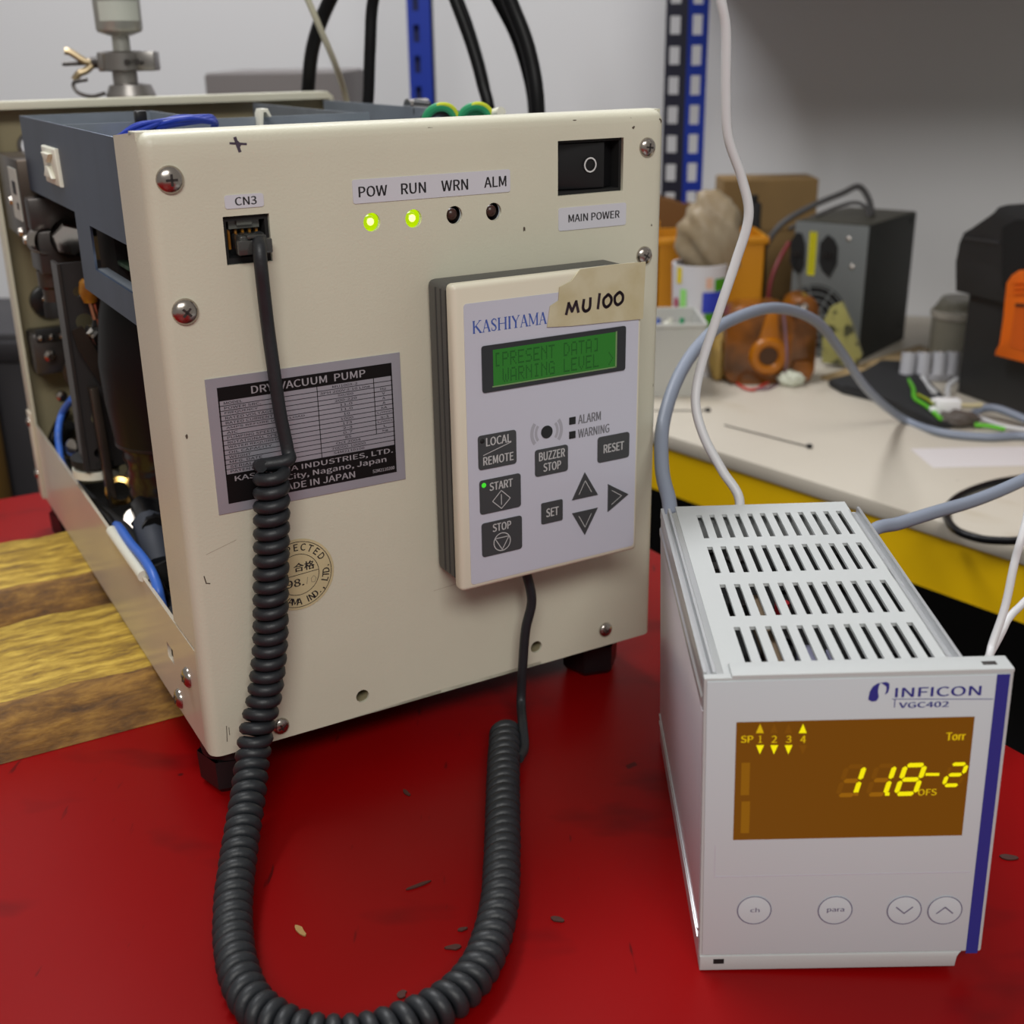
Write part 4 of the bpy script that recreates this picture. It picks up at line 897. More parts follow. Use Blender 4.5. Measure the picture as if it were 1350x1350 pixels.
cable('black_cable', 'black cable loop lying over the edge of the white desk', [Z(1420, 622, 3), Z(1350, 630, 3), Z(1305, 638, 3), Z(1268, 652, 3), Z(1250, 668, 3), Z(1249, 684, 3.5), A(1262, 700, 805), A(1290, 710, 790), A(1320, 713, 778), A(1350, 712, 768), A(1420, 704, 745)], 2.9, HOSEB)
# hoses arching behind the pump
def hose(label, pts, r, Y0):
    P = [Vector((0, 0, 0))] * 0
    q = [A(x, y, Y) for x, y, Y in pts]
    a = q[0].copy(); a.z = 4; b = q[-1].copy(); b.z = 4
    a1 = a.lerp(q[0], .4); a2 = a.lerp(q[0], .75); b1 = b.lerp(q[-1], .4); b2 = b.lerp(q[-1], .75)
    return cable('black_hose', label, [a, a1, a2] + q + [b2, b1, b], r, HOSEB, 8, 'hose', None, 16)
hose('outer black hose arching behind the pump left of the cream cable', [(402, 175, 1015), (406, 120, 1012), (413, 60, 1005), (435, 0, 995), (480, -80, 970), (560, -130, 940), (640, -60, 930), (680, 20, 925), (700, 80, 920), (709, 150, 915)], 5.4, 0)
hose('inner black hose arching behind the pump beside the blue post', [(484, 170, 960), (486, 120, 960), (488, 60, 960), (492, 0, 960), (510, -60, 950), (545, -80, 945), (580, -50, 940), (600, 0, 935), (622, 60, 930), (636, 110, 925), (646, 160, 920)], 4.4, 0)
cable('black_hose', 'second black hose following the right side of the arch', [A(712, 420, 975), A(710, 290, 972), A(704, 165, 970), A(698, 110, 968), A(680, 50, 965), A(655, 0, 962), A(622, -60, 958), A(570, -112, 955), A(520, -140, 955), A(470, -190, 960)], 4.0, HOSEB, 8, 'hose')
cable('black_hose', 'grey-black hose on the inside of the right arch', [A(656, 430, 990), A(654, 300, 988), A(648, 165, 985), A(640, 110, 983), A(624, 50, 980), A(606, 0, 975), A(582, -50, 970), A(540, -100, 965), A(500, -150, 965)], 3.0, HOSEB, 8, 'hose')
cable('cream_cable', 'thin cream cable slanting down behind the pump top', [A(380, -60, 930), A(404, -5, 930), A(424, 42, 935), A(442, 85, 955), A(455, 125, 990), A(468, 190, 1010), A(476, 300, 1010)], 2.3, CCAB)

# ================================================================== VACUUM GAUGE HEAD behind the pump
vg = A(160, 60, 955); VGF = Fr((vg.x, vg.y, 0))
gh = thing('vacuum_gauge_head', 'metal vacuum gauge head with clamp and wing nut standing behind the pump', 'gauge', VGF)
def vz(y): return VGF.at(160, y, 1, 0).z
z0 = vz(95)
GHM = pm('gauge_head_metal', (176, 176, 168), .35, .6); ALUM = pm('clamp_aluminium', (158, 154, 150), .35, .8, noise=.2, nscale=40)
mb = MB(); mb.lathe([(0, vz(47) - .5), (8, vz(47)), (15.5, vz(42)), (16.5, vz(38)), (16.8, vz(0)), (16.8, vz(-60)), (0, vz(-62))], (0, 0, 0), (0, 0, 1), 30); hd = mb.done('gauge_body', GHM, gh, 50)
mb = MB()
mb.tube([(0, 0, vz(28)), (0, 0, vz(2))], 17, 30, False); bmesh.ops.delete(mb.bm, geom=[v for v in mb.bm.verts if v.co.y > -.004 or v.co.x < -.010], context='VERTS'); mb.done('printed_label', pm('label_pale', (196, 200, 190), .5), hd)
mb = MB(); mb.cyl((0, 0, vz(68)), (0, 0, vz(46)), 6.4, 20); mb.done('neck', GHM, gh, 50)
mb = MB(); mb.lathe([(0, vz(94)), (13, vz(94)), (15, vz(92)), (15, vz(70)), (13, vz(67)), (0, vz(67))], (0, 0, 0), (0, 0, 1), 26); cpl = mb.done('clamp_ring', ALUM, gh, 40)
mb = MB(); mb.box((10, -8, vz(94)), (25, 8, vz(68)), 1.5); mb.box((-17, -8, vz(94)), (-8, 8, vz(68)), 1.5); mb.done('clamp_lug', ALUM, cpl)
for x in (7, 15): 
    mb = MB(); mb.cyl((x, -15.5, vz(82)), (x, -13 if x < 10 else -6, vz(82)), 2.2, 10); mb.done('pin', DKMETAL, cpl)
mb = MB(); mb.cyl((-17, 0, vz(82)), (-44, -2, vz(83)), 1.6, 10); mb.cyl((-17, 0, vz(82)), (-24, 0, vz(82)), 4, 14); wn = mb.done('clamp_bolt', DKMETAL, gh)
mb = MB(); mb.tube(cr([(-22, -1, vz(82)), (-27, -3, vz(80)), (-36, -5, vz(68)), (-40, -6, vz(66))]), 2.6, 10); mb.tube(cr([(-22, -1, vz(84)), (-27, -3, vz(92)), (-32, -5, vz(96)), (-36, -5, vz(104))]), 2.6, 10); mb.done('wing_nut', pm('wing_brass', (178, 160, 128), .35, .7), wn)
mb = MB(); mb.lathe([(9, vz(112)), (9, vz(94))], (0, 0, 0), (0, 0, 1), 20); mb.lathe([(16, vz(132)), (18, vz(126)), (15, vz(112)), (9, vz(110))], (3, 0, 0), (0, 0, 1), 24); mb.done('lower_flange', ALUM, gh, 40)
mb = MB(); mb.cyl((0, 0, 0), (0, 0, vz(128)), 12, 20); mb.lathe([(0, 0), (22, 0), (22, 6), (12, 8)], (0, 0, 0), (0, 0, 1), 24); mb.done('riser_pipe', ALUM, gh, 40)
mb = MB(); mb.tube(cr([(-14, -6, vz(122)), (-24, -8, vz(126)), (-34, -8, vz(120)), (-36, -7, vz(108)), (-26, -6, vz(104))]), 1.4, 8); mb.done('loop_handle', DKMETAL, gh)

# ================================================================== BACKGROUND
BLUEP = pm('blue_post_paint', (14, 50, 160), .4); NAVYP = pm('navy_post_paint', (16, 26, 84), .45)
def post(label, xa, xb, Y, holes_px, z_lo, cols, lean=0):
    a = A(xa, 60, Y); b = A(xb, 60, Y); cx = (a.x + b.x) / 2; wd = b.x - a.x
    t = thing('slotted_post', label, 'shelf post', Fr((cx, Y, z_lo))); z0_ = -z_lo
    hs = []; zc = z0_ + 30
    while zc < z0_ + 640:
        hs.append(zc); zc += 32
    return t, cx, wd, hs, z0_
t, cx, wd, hs, zz = post('blue slotted post rising straight behind the pump', 538, 571, 1440, None, -760, 1)
mb = MB(); mb.sheet((-wd / 2, 0, wd / 2, zz + 640), [('r', -wd * .27, z - 9, -wd * .03, z + 9) for z in hs], None); mb.done('post_face', BLUEP, t, 40, solid=2.5)
mb = MB(); mb.box((wd / 2 - 2, 0, 0), (wd / 2, wd, zz + 640)); mb.done('post_flange', NAVYP, t)
mb = MB(); mb.box((-wd / 2, 12, 0), (wd / 2 - 4, 14, zz + 640)); mb.done('inner_flange', NAVYP, t)
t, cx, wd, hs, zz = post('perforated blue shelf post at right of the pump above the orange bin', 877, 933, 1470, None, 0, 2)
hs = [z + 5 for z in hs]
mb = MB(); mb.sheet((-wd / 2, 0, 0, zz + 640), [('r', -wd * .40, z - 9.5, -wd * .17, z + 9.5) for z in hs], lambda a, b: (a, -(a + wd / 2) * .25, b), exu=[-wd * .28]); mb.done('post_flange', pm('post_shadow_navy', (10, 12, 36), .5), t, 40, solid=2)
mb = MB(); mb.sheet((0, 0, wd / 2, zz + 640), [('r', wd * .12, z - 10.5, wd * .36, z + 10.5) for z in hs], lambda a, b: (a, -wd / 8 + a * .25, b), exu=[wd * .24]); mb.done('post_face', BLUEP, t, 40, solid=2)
# stand-in block for a wall shadow, then crate and box far left
def boxthing(name, label, cat, xa, xb, top, Y, depth, mat, z_lo=-760, bev=4, group=None):
    a = A(xa, top, Y); b = A(xb, top, Y); o = thing(name, label, cat, Fr((a.x, Y, z_lo)), group)
    mb = MB(); mb.box((0, 0, 0), (b.x - a.x, depth, (a.z + b.z) / 2 - z_lo), bev); mb.done('body', mat, o); return o, b.x - a.x, (a.z + b.z) / 2 - z_lo
o, w_, h_ = boxthing('wall_shadow_block', 'grey block added in place of a wall shadow just above the pump rear edge', 'shadow stand-in', 268, 452, 95, 1330, 200, pm('wall_shadow_grey', (108, 103, 102), .7))  # solid block standing in for a soft shadow on the wall
mb = MB(); mb.box((10, -4, 20), (w_ - 10, 0, h_ - 40), 2); mb.done('shadow_block_front', pm('wall_shadow_grey', (108, 103, 102)), o)
o, w_, h_ = boxthing('dark_crate', 'dark storage crate low behind the left rear corner of the pump', 'crate', -120, 75, 440, 1250, 200, pm('crate_dark', (40, 38, 42), .6))
mb = MB(); mb.box((-4, -5, h_ - 30), (w_ + 4, 0, h_ - 8), 2); mb.done('rim', pm('crate_dark', (40, 38, 42)), o)
o, w_, h_ = boxthing('mustard_box', 'mustard coloured box at the left edge beyond the timbers', 'box', -140, -52, 450, 1180, 60, pm('mustard', (104, 76, 24), .6))
mb = MB(); mb.box((-3, -3, h_ - 26), (w_ + 3, 62, h_ + 2), 2); mb.done('lid', pm('mustard_dark', (88, 64, 22), .6), o)
# power supply
PS = Fr((320, 1379, 0), math.radians(-37.7))
ps = thing('power_supply', 'grey metal computer power supply with fan grille standing on the desk', 'power supply', PS)
PSD = pm('psu_dark', (36, 37, 35), .6, 0, spec=.25); PSF = pm('psu_face', (122, 126, 126), .45, .4)
mb = MB(); mb.box((0, 1, .3), (86, 140, 150), 1.5); mb.done('case', PSD, ps)
mb = MB(); mb.box((.5, -.4, 1), (85.5, 1.2, 149.5), .4); pf = mb.done('front_face', PSF, ps)
mb = MB(); mb.box((2, 2, 149.8), (84, 139, 150.6)); mb.done('top_face', pm('psu_top', (92, 90, 80), .45, .4), ps)
def PQ(x, y): p = PS.at(x, y, 1, 0); return (p.x, p.z)
for nm, pl_ in (('mains_socket', [(1043, 318), (1051, 306), (1058, 308), (1062, 322), (1061, 350), (1055, 361), (1047, 356), (1042, 345)]), ('voltage_socket', [(1082, 320), (1092, 309), (1101, 316), (1105, 326), (1104, 348), (1094, 366), (1084, 356), (1080, 345)])):
    mb = MB(); mb.prism([PQ(*p) for p in pl_], 1, -1.6, -.3); o = mb.done(nm, BLACKM, ps)
    mb = MB(); c_ = PQ(sum(p[0] for p in pl_) / 8, sum(p[1] for p in pl_) / 8); 
    for dx in (-4, 0, 4): mb.box((c_[0] + dx - .8, -3.5, c_[1] - 3), (c_[0] + dx + .8, -1.5, c_[1] + 3))
    mb.done('pin', DKMETAL, o)
a = PQ(1064, 362); b = PQ(1078, 306); mb = MB(); mb.box((a[0], -.9, a[1]), (b[0], -.3, b[1])); yl = mb.done('warning_sticker', pm('sticker_yellow', (200, 192, 20), .5), ps, 0)
mb = MB(); 
for k in range(9): mb.box(((a[0] + b[0]) / 2 - 3, -1, a[1] + 5 + k * 5), ((a[0] + b[0]) / 2 + 3, -.9, a[1] + 6.2 + k * 5))
mb.done('printed_mark', pm('sticker_ink', (110, 104, 20), .6), yl, 0)
fc = PQ(1076, 418); mb = MB(); mb.disc((fc[0], -.6, fc[1]), 37, 36); fg = mb.done('fan_opening', BLACKM, ps, 0)
mb = MB()
for r in (12, 20, 28, 36): mb.disc((fc[0], -2.4, fc[1]), r, 40, 1, r - 1.7)
for k in range(8): th = k * PI / 4 + .3; mb.line([(fc[0] + 6 * math.cos(th), fc[1] + 6 * math.sin(th)), (fc[0] + 37 * math.cos(th), fc[1] + 37 * math.sin(th))], 1.8, -2.5)
mb.disc((fc[0], -2.6, fc[1]), 8, 24); mb.done('fan_grille', PSF, fg, 0)
for x, y in ((1119, 315), (1123, 352)):
    c_ = PQ(x, y); mb = MB(); mb.lathe([(2.6, 0), (1.6, 1), (0, 1.4)], (c_[0], -.4, c_[1]), (0, -1, 0), 12); mb.done('screw', STEEL, ps)
for y, z in ((30, 140), (30, 98), (120, 20), (124, 142)):
    mb = MB(); mb.lathe([(3, 0), (3, .5), (0, .6)], (86, y, z), (1, 0, 0), 14); mb.done('screw', BLACKM, ps)
cable('black_cable', 'dark cable bundle rising over the power supply top', [A(1005, 330, 1400), A(1030, 296, 1400), A(1070, 272, 1410), A(1110, 255, 1420), A(1132, 246, 1425), A(1145, 262, 1420), A(1150, 285, 1400)], 3.5, pm('cable_dim', (70, 68, 68), .6))
cable('black_cable', 'thinner cable just under the bundle above the power supply', [A(1040, 302, 1390), A(1075, 285, 1400), A(1120, 268, 1410), A(1140, 272, 1405), A(1146, 288, 1395)], 2.2, pm('cable_dim', (70, 68, 68), .6))
cable('red_cable', 'red cable bending down at the left of the power supply', [A(1040, 320, 1372), A(1026, 345, 1352), A(1016, 372, 1345), A(1013, 400, 1342), A(1014, 440, 1340)], 2.4, pm('red_sheath', (110, 30, 36), .5))
# yellowed bag leaning against the power supply
mb = MB(); bp = [(1085, 425), (1096, 404), (1110, 398), (1122, 425), (1136, 468), (1130, 482), (1100, 480), (1084, 478)]
BF = Fr((335, 1318, 0), math.radians(-30)); q = [(BF.at(x, y, 1, 0).x, max(.5, BF.at(x, y, 1, 0).z)) for x, y in bp]
mb.prism(q, 1, -2, 6, .8); o = mb.done('parts_bag', speck_mat('yellowed_film', (166, 160, 96), (140, 136, 84), [(60, .56, (70, 70, 50), (1, 1, 1), .05)], .35, 20)); o.matrix_world = BF.M; tag(o, 'yellowed parts bag leaning against the power supply front', 'bag')
# cardboard, brown box, orange bin
CARD = pm('cardboard', (134, 106, 64), .8, noise=.1, nscale=20)
o, w_, h_ = boxthing('cardboard_box', 'plain tan cardboard box standing at the back of the desk', 'box', 954, 1080, 236, 1510, 60, CARD, 0, 2)
mb = MB(); mb.box((2, -1.5, h_ - 60), (w_ - 2, 0, h_ - 2)); mb.done('flap', CARD, o)
a = A(862, 258, 1460); b = A(976, 287, 1460)
mb = MB(); mb.prism([(0, 0), (b.x - a.x, 0), (b.x - a.x, b.z), (0, a.z)], 1, 0, 40, 2); o = mb.done('brown_box', pm('brown_card', (104, 66, 18), .8)); o.matrix_world = Fr((a.x, 1460, 0)).M; tag(o, 'dark brown box with sloping top behind the orange bin', 'box')
a = A(866, 292, 1375); b = A(1012, 312, 1375); hb = a.z; wb = b.x - a.x
ORG = pm('bin_orange', (206, 136, 10), .5)
ob = thing('orange_bin', 'yellow-orange plastic bin behind the wipes tub', 'bin', Fr((a.x, 1375, 0)))
mb = MB(); mb.box((0, 0, .3), (wb, 3, b.z)); mb.box((0, 75, .3), (wb, 78, b.z)); mb.box((0, 0, .3), (3, 78, hb)); mb.box((wb - 3, 0, .3), (wb, 78, b.z)); mb.box((0, 0, .3), (wb, 78, 3)); mb.done('bin_body', ORG, ob)
mb = MB(); mb.box((-2, -2, b.z - 8), (wb + 2, 1, b.z), 1); mb.done('rim', ORG, ob)
a2 = A(996, 268, 1450); mb = MB(); mb.box((-9, 0, 0), (9, 12, a2.z), 3); mb.cyl((0, 6, a2.z), (0, 6, a2.z + 8), 5, 12); o = mb.done('screwdriver_handle', BLACKM); o.matrix_world = Fr((a2.x, 1425 + 30, 0)).M; tag(o, 'black screwdriver handle sticking up before the cardboard box', 'tool')
# wipes tub
tx = A(921, 400, 1300); zt = A(921, 346, 1300).z; R1 = 29
tu = thing('wipes_tub', 'white wipes tub with green and blue print behind the clear bin', 'tub', Fr((tx.x, 1300, 0)))
mb = MB(); mb.lathe([(0, 0.3), (R1 - 3, .3), (R1, zt - 10), (R1 + .5, zt), (R1 - 2, zt), (R1 - 4, 6), (0, 5)], (0, 0, 0), (0, 0, 1), 40); tbd = mb.done('tub_body', pm('tub_white', (214, 212, 216), .4), tu, 50)
def patch(nm, a0, a1, zz0, zz1, mat):
    mb = MB(); n = 8; rr = R1 + .35
    for i in range(n):
        t0, t1 = a0 + (a1 - a0) * i / n, a0 + (a1 - a0) * (i + 1) / n
        mb.quad((rr * math.cos(t0), rr * math.sin(t0), zz0), (rr * math.cos(t1), rr * math.sin(t1), zz0), (rr * math.cos(t1), rr * math.sin(t1), zz1), (rr * math.cos(t0), rr * math.sin(t0), zz1))
    mb.done(nm, mat, tbd, 80)
ang = lambda px: math.acos(max(-1, min(1, (A(px, 400, 1300).x - tx.x) / (R1 + .4)))) * -1
zpx = lambda py: A(921, py, 1275).z
patch('blue_panel', ang(920), ang(950), zpx(412), zpx(385), pm('tub_blue', (48, 66, 190), .4))
patch('green_panel', ang(936), ang(951), zpx(384), zpx(368), pm('tub_green', (70, 150, 20), .4)); patch('green_panel', ang(924), ang(948), zpx(432), zpx(413), pm('tub_green', (70, 150, 20), .4))
patch('yellow_panel', ang(889), ang(894), zpx(375), zpx(352), pm('tub_yellow', (226, 200, 20), .4)); patch('magenta_panel', ang(887), ang(891), zpx(425), zpx(395), pm('tub_magenta', (170, 60, 90), .4)); patch('yellow_panel', ang(888), ang(896), zpx(436), zpx(426), pm('tub_yellow', (226, 200, 20), .4))
patch('lime_ring', ang(893), ang(900), zpx(420), zpx(382), pm('tub_lime', (150, 220, 120), .4)); patch('skin_tone_patch', ang(924), ang(933), zpx(380), zpx(366), pm('tub_peach', (226, 184, 160), .4))
# crumpled bag standing in the tub
mb = MB(); bmesh.ops.create_icosphere(mb.bm, subdivisions=4, radius=.030)
for v_ in mb.bm.verts:
    d = v_.co.normalized(); k = 1 + .12 * math.sin(5 * d.x + 3 * d.z) * math.sin(4 * d.y + 2) + .06 * math.sin(13 * d.z + 9 * d.x) + .03 * math.sin(23 * d.x - 11 * d.y)
    v_.co = Vector((d.x * .034 * k, d.y * .022 * k, d.z * .032 * k + .018 * d.z))
o = mb.done('crumpled_bag', pm('bag_film', (160, 146, 122), .5, noise=.35, nscale=30, rgb2=(140, 122, 94)), None, 60); o.matrix_world = Fr((A(938, 318, 1300).x, 1302, zt + 24)).M; tag(o, 'crumpled pale paper bag sticking out of the wipes tub', 'bag')
# clear storage bin
zc = A(900, 428, 1190).z; cb = thing('clear_bin', 'translucent plastic bin of small parts beside the pump', 'bin', Fr((80, 1190, 0)))
xr = A(930, 440, 1190).x - 80
CLR = pm('clear_plastic', (206, 206, 200), .35, alpha=.78)
mb = MB()
def tbox(mb, x0, x1, y0, y1, z0, z1, tap):
    b = [(x0 + tap, y0 + tap), (x1 - tap, y0 + tap), (x1 - tap, y1 - tap), (x0 + tap, y1 - tap)]; t = [(x0, y0), (x1, y0), (x1, y1), (x0, y1)]
    B = [mb.v((*p, z0)) for p in b]; T = [mb.v((*p, z1)) for p in t]
    for i in range(4): mb.f([B[i], B[(i + 1) % 4], T[(i + 1) % 4], T[i]])
    mb.f(B[::-1])
tbox(mb, 0, xr, 0, 80, .4, zc, 7); mb.done('bin_body', CLR, cb, 30, solid=1.5)
mb = MB()
for a_, b_ in (((-1, -2), (xr + 1, 1)), ((-1, 79), (xr + 1, 82)), ((xr - 1, -2), (xr + 2, 82))): mb.box((*a_, zc - 3), (*b_, zc + 1), .6)
mb.done('rim', CLR, cb)
for i, (c_, nm) in enumerate(((NAVY, 'dark blue'), (WHITEP, 'cream'), (GREENW, 'green'))):
    mb = MB(); x = 66 + i * 12; mb.box((x, 20 + 10 * (i % 2), zc - 20), (x + 9, 34 + 10 * (i % 2), zc - 5), 2.5); mb.cyl((x + 4, 26, zc - 6), (x + 5, 27, zc + 1), 2.4, 12); o = mb.done('small_part', c_); o.matrix_world = Fr((80, 1190, 0)).M
    tag(o, nm + ' small part lying inside the translucent bin', 'part', 'loose parts in the translucent bin')
mb = MB(); mb.box((58, 16, 10), (112, 60, zc - 21), 3); o = mb.done('parts_pouch', GREYSL); o.matrix_world = Fr((80, 1190, 0)).M; tag(o, 'grey pouch filling the translucent bin under the loose parts', 'pouch')
# amber reel
AMBP = pm('amber_plastic', (146, 82, 0), .28, noise=.35, nscale=26, rgb2=(80, 44, 0), coat=.25)
rc_ = A(1012, 458, 1235); RF = Fr((rc_.x, 1235, 0)); zr = lambda y: A(1012, y, 1235).z; xr_ = lambda x: A(x, 458, 1235).x - rc_.x
rl = thing('amber_reel', 'translucent amber tape reel housing with round hub on the desk', 'reel', RF)
def rrect(x0, z0, x1, z1, r, n=6):
    out = []
    for cx_, cz_, a0 in ((x1 - r, z0 + r, -PI / 2), (x1 - r, z1 - r, 0), (x0 + r, z1 - r, PI / 2), (x0 + r, z0 + r, PI)):
        out += [(cx_ + r * math.cos(a0 + PI / 2 * k / n), cz_ + r * math.sin(a0 + PI / 2 * k / n)) for k in range(n + 1)]
    return out
mb = MB(); mb.prism(rrect(xr_(957), .5, xr_(1046), zr(404), 17), 1, 4, 44, 2.5); mb.done('reel_housing', AMBP, rl)
mb = MB(); mb.prism(rrect(xr_(1042), .5, xr_(1080), zr(396), 12), 1, 12, 50, 2.5); mb.prism(rrect(xr_(1048), 2, xr_(1074), zr(480), 4), 1, 6, 14, 2); mb.done('side_flange', AMBP, rl)
hc_ = (xr_(1014), 2, zr(470)); mb = MB(); mb.lathe([(10, 12), (10, -2), (12, -4), (17, -4), (20, -1), (20, 6)], hc_, (0, 1, 0), 30); mb.done('hub_ring', pm('amber_light', (170, 100, 0), .3), rl, 40)
mb = MB(); mb.disc((hc_[0], 1.4, hc_[2]), 10.4, 24); mb.done('hub_hole', pm('hub_dark', (70, 40, 8), .6), rl)
mb = MB(); mb.prism([(xr_(1000), zr(450)), (xr_(1028), zr(450)), (xr_(1022), zr(412)), (xr_(1010), zr(412))], 1, 1.5, 5, .5); mb.done('centre_rib', pm('amber_light', (170, 100, 0), .3), rl)
cable('twisted_wire', 'thin purple-grey wire dropping over the amber reel', [A(1033, 412, 1220), A(1036, 445, 1218), A(1037, 475, 1216), Z(1030, 503, 2), Z(1012, 512, 2), Z(990, 513, 2)], 1.3, pm('mauve_wire', (120, 90, 104), .5), cat='wire')
cable('red_wire', 'thin red wire curling below the amber reel', [Z(966, 498, 2), Z(975, 508, 2), Z(992, 514, 2), Z(1012, 505, 2), Z(1030, 500, 2)], 1.4, pm('red_wire', (190, 60, 50), .5), cat='wire')
def blob(name, label, cat, px, py, sx, sy, sz, mat, z=0, seed=1):
    mb = MB(); bmesh.ops.create_icosphere(mb.bm, subdivisions=3, radius=1)
    for v_ in mb.bm.verts:
        d = v_.co.normalized(); k = 1 + .12 * math.sin(5 * d.x + seed) * math.sin(6 * d.y) + .1 * math.sin(9 * d.z + 7 * d.x + seed)
        v_.co = Vector((d.x * sx * k, d.y * sy * k, max(0, (d.z + .75)) * sz * k / 1.6)) * .001
    o = mb.done(name, mat, None, 60); o.matrix_world = Fr(Z(px, py, z) + Vector((0, 0, .3))).M; return tag(o, label, cat)
blob('tissue_wad', 'small pale wad lying in front of the amber reel', 'wad', 1042, 508, 14, 10, 14, pm('wad_white', (206, 210, 192), .7))
blob('yellow_part', 'small yellowish part between the clear bin and amber reel', 'part', 945, 500, 9, 14, 46, pm('dull_yellow', (170, 140, 76), .6), seed=3)
cable('silver_clip', 'tiny bright metal clip resting on top of the grey cable arch', [A(1048, 404, 1225), A(1058, 407, 1225), A(1064, 402, 1225)], 4, STEEL, cat='clip')
# board, cloth, terminal strip, connector
mb = MB(); mb.prism([(Z(x, y, 0).x, Z(x, y, 0).y) for x, y in ((1082, 500), (1130, 485), (1180, 468), (1212, 458), (1232, 466), (1190, 486), (1112, 507))], 2, .3, 3.5, .4); o = mb.done('wood_strip', pm('tan_wood', (176, 150, 108), .7, noise=.2, nscale=30)); tag(o, 'tan wood strip lying in front of the power supply', 'wood')
mb = MB(); mb.prism([(Z(x, y, 0).x, Z(x, y, 0).y) for x, y in ((1092, 510), (1140, 500), (1160, 484), (1195, 486), (1215, 505), (1240, 530), (1262, 552), (1255, 566), (1230, 566), (1190, 548), (1150, 528), (1110, 520))], 2, .3, 9, 2.5); o = mb.done('black_cloth', pm('cloth_black', (34, 34, 36), .8)); tag(o, 'crumpled black cloth under the loose wires on the desk', 'cloth')
ts = thing('terminal_strip', 'white screw terminal strip standing beside the black toolbox', 'terminal strip', Fr(Z(1232, 503, 0)))
tz = Z(1232, 503, 0)
mb = MB(); mb.box((-42, -2, .3), (34, 12, 8), 1.5); mb.done('strip_base', pm('terminal_grey', (168, 168, 174), .4), ts)
for px in (1197, 1217, 1238, 1257):
    x = A(px, 480, tz.y).x - tz.x; mb = MB(); mb.cyl((x, 2, 6), (x + 2, 6, 30), 7.5, 16); o = mb.done('terminal_barrel', pm('terminal_white', (186, 186, 192), .35), ts, 50)
    mb = MB(); mb.cyl((x + 2, 5.6, 29), (x + 2.1, 6.2, 31), 4, 12); mb.done('terminal_screw', STEEL, o)
cable('white_wire', 'short white wire curving out of the terminal strip middle', [Z(1216, 498, 8), Z(1222, 508, 7), Z(1232, 518, 10)], 3, WCAB, cat='wire')
cable('white_wire', 'short white wire curving down beside the toolbox', [Z(1262, 500, 10), Z(1251, 508, 9), Z(1249, 520, 10)], 2.6, WCAB, cat='wire')
cn_ = thing('lever_connector', 'bright white lever wire connector on the black cloth', 'connector', Fr(Z(1248, 545, 9), -.1))
mb = MB(); mb.box((-11, -6, 0.2), (11, 8, 14), 1.2); mb.done('connector_body', pm('bright_white', (244, 244, 244), .3), cn_)
mb = MB(); mb.box((-16, -4, 2), (-10, 3, 6), 1); mb.box((-15, -2, 11), (-9, 4, 14), 1); mb.done('lever', pm('bright_white', (244, 244, 244)), cn_)
cable('beige_stick', 'beige stick poking out right of the lever connector', [Z(1262, 534, 16), Z(1278, 535, 15), Z(1294, 534, 15)], 2.4, pm('beige_wood', (200, 190, 150), .6), cat='stick')
cable('green_wire', 'green and yellow wire curving down to the lever connector', [Z(1196, 498, 6), Z(1204, 512, 11), Z(1206, 525, 11), Z(1222, 536, 11), Z(1240, 552, 11)], 2.0, pm('bright_green', (96, 190, 40), .5), cat='wire')
cable('green_wire', 'thin yellow-green wire beside the thicker green wire', [Z(1210, 520, 11), Z(1226, 529, 12), Z(1236, 540, 12)], 1.3, pm('yellow_green', (170, 180, 50), .5), cat='wire')
cable('green_wire', 'green wire end at the right under the grey cable', [Z(1285, 560, 4), Z(1305, 562, 4), Z(1325, 566, 3)], 2, pm('bright_green', (96, 190, 40)), cat='wire')
blob('dark_block', 'small dark brown block below the lever connector', 'block', 1262, 560, 20, 10, 12, pm('block_brown', (88, 80, 74), .6), 2)
cable('grey_cable', 'short grey cable hump in front of the black toolbox', [Z(1278, 553, 4), A(1290, 541, 1110), A(1310, 538, 1100), A(1335, 546, 1085), Z(1366, 560, 6)], 3.8, GCAB)
cable('white_cable', 'white cable under the grey hump by the toolbox', [Z(1286, 549, 3), Z(1305, 556, 3), Z(1325, 563, 3), Z(1365, 568, 3)], 2.2, WCAB)
# clear jar beside the toolbox
jr = A(1262, 440, 1300); jt = A(1262, 392, 1300).z
jj = thing('clear_jar', 'cloudy plastic jar half hidden behind the black toolbox', 'jar', Fr((jr.x, 1300, 0)))
mb = MB(); mb.lathe([(0, .3), (26, .3), (28, 4), (28, jt - 14), (20, jt), (0, jt)], (0, 0, 0), (0, 0, 1), 28); mb.done('jar_body', pm('cloudy', (150, 146, 130), .3, alpha=.7), jj, 50)
mb = MB(); z_ = A(1255, 420, 1272).z; mb.lathe([(28.2, z_ - 4), (30, z_ - 3), (30, z_ + 3), (28.2, z_ + 4)], (0, 0, 0), (0, 0, 1), 28); mb.done('white_band', pm('band_pale', (190, 184, 172), .5), jj, 50)
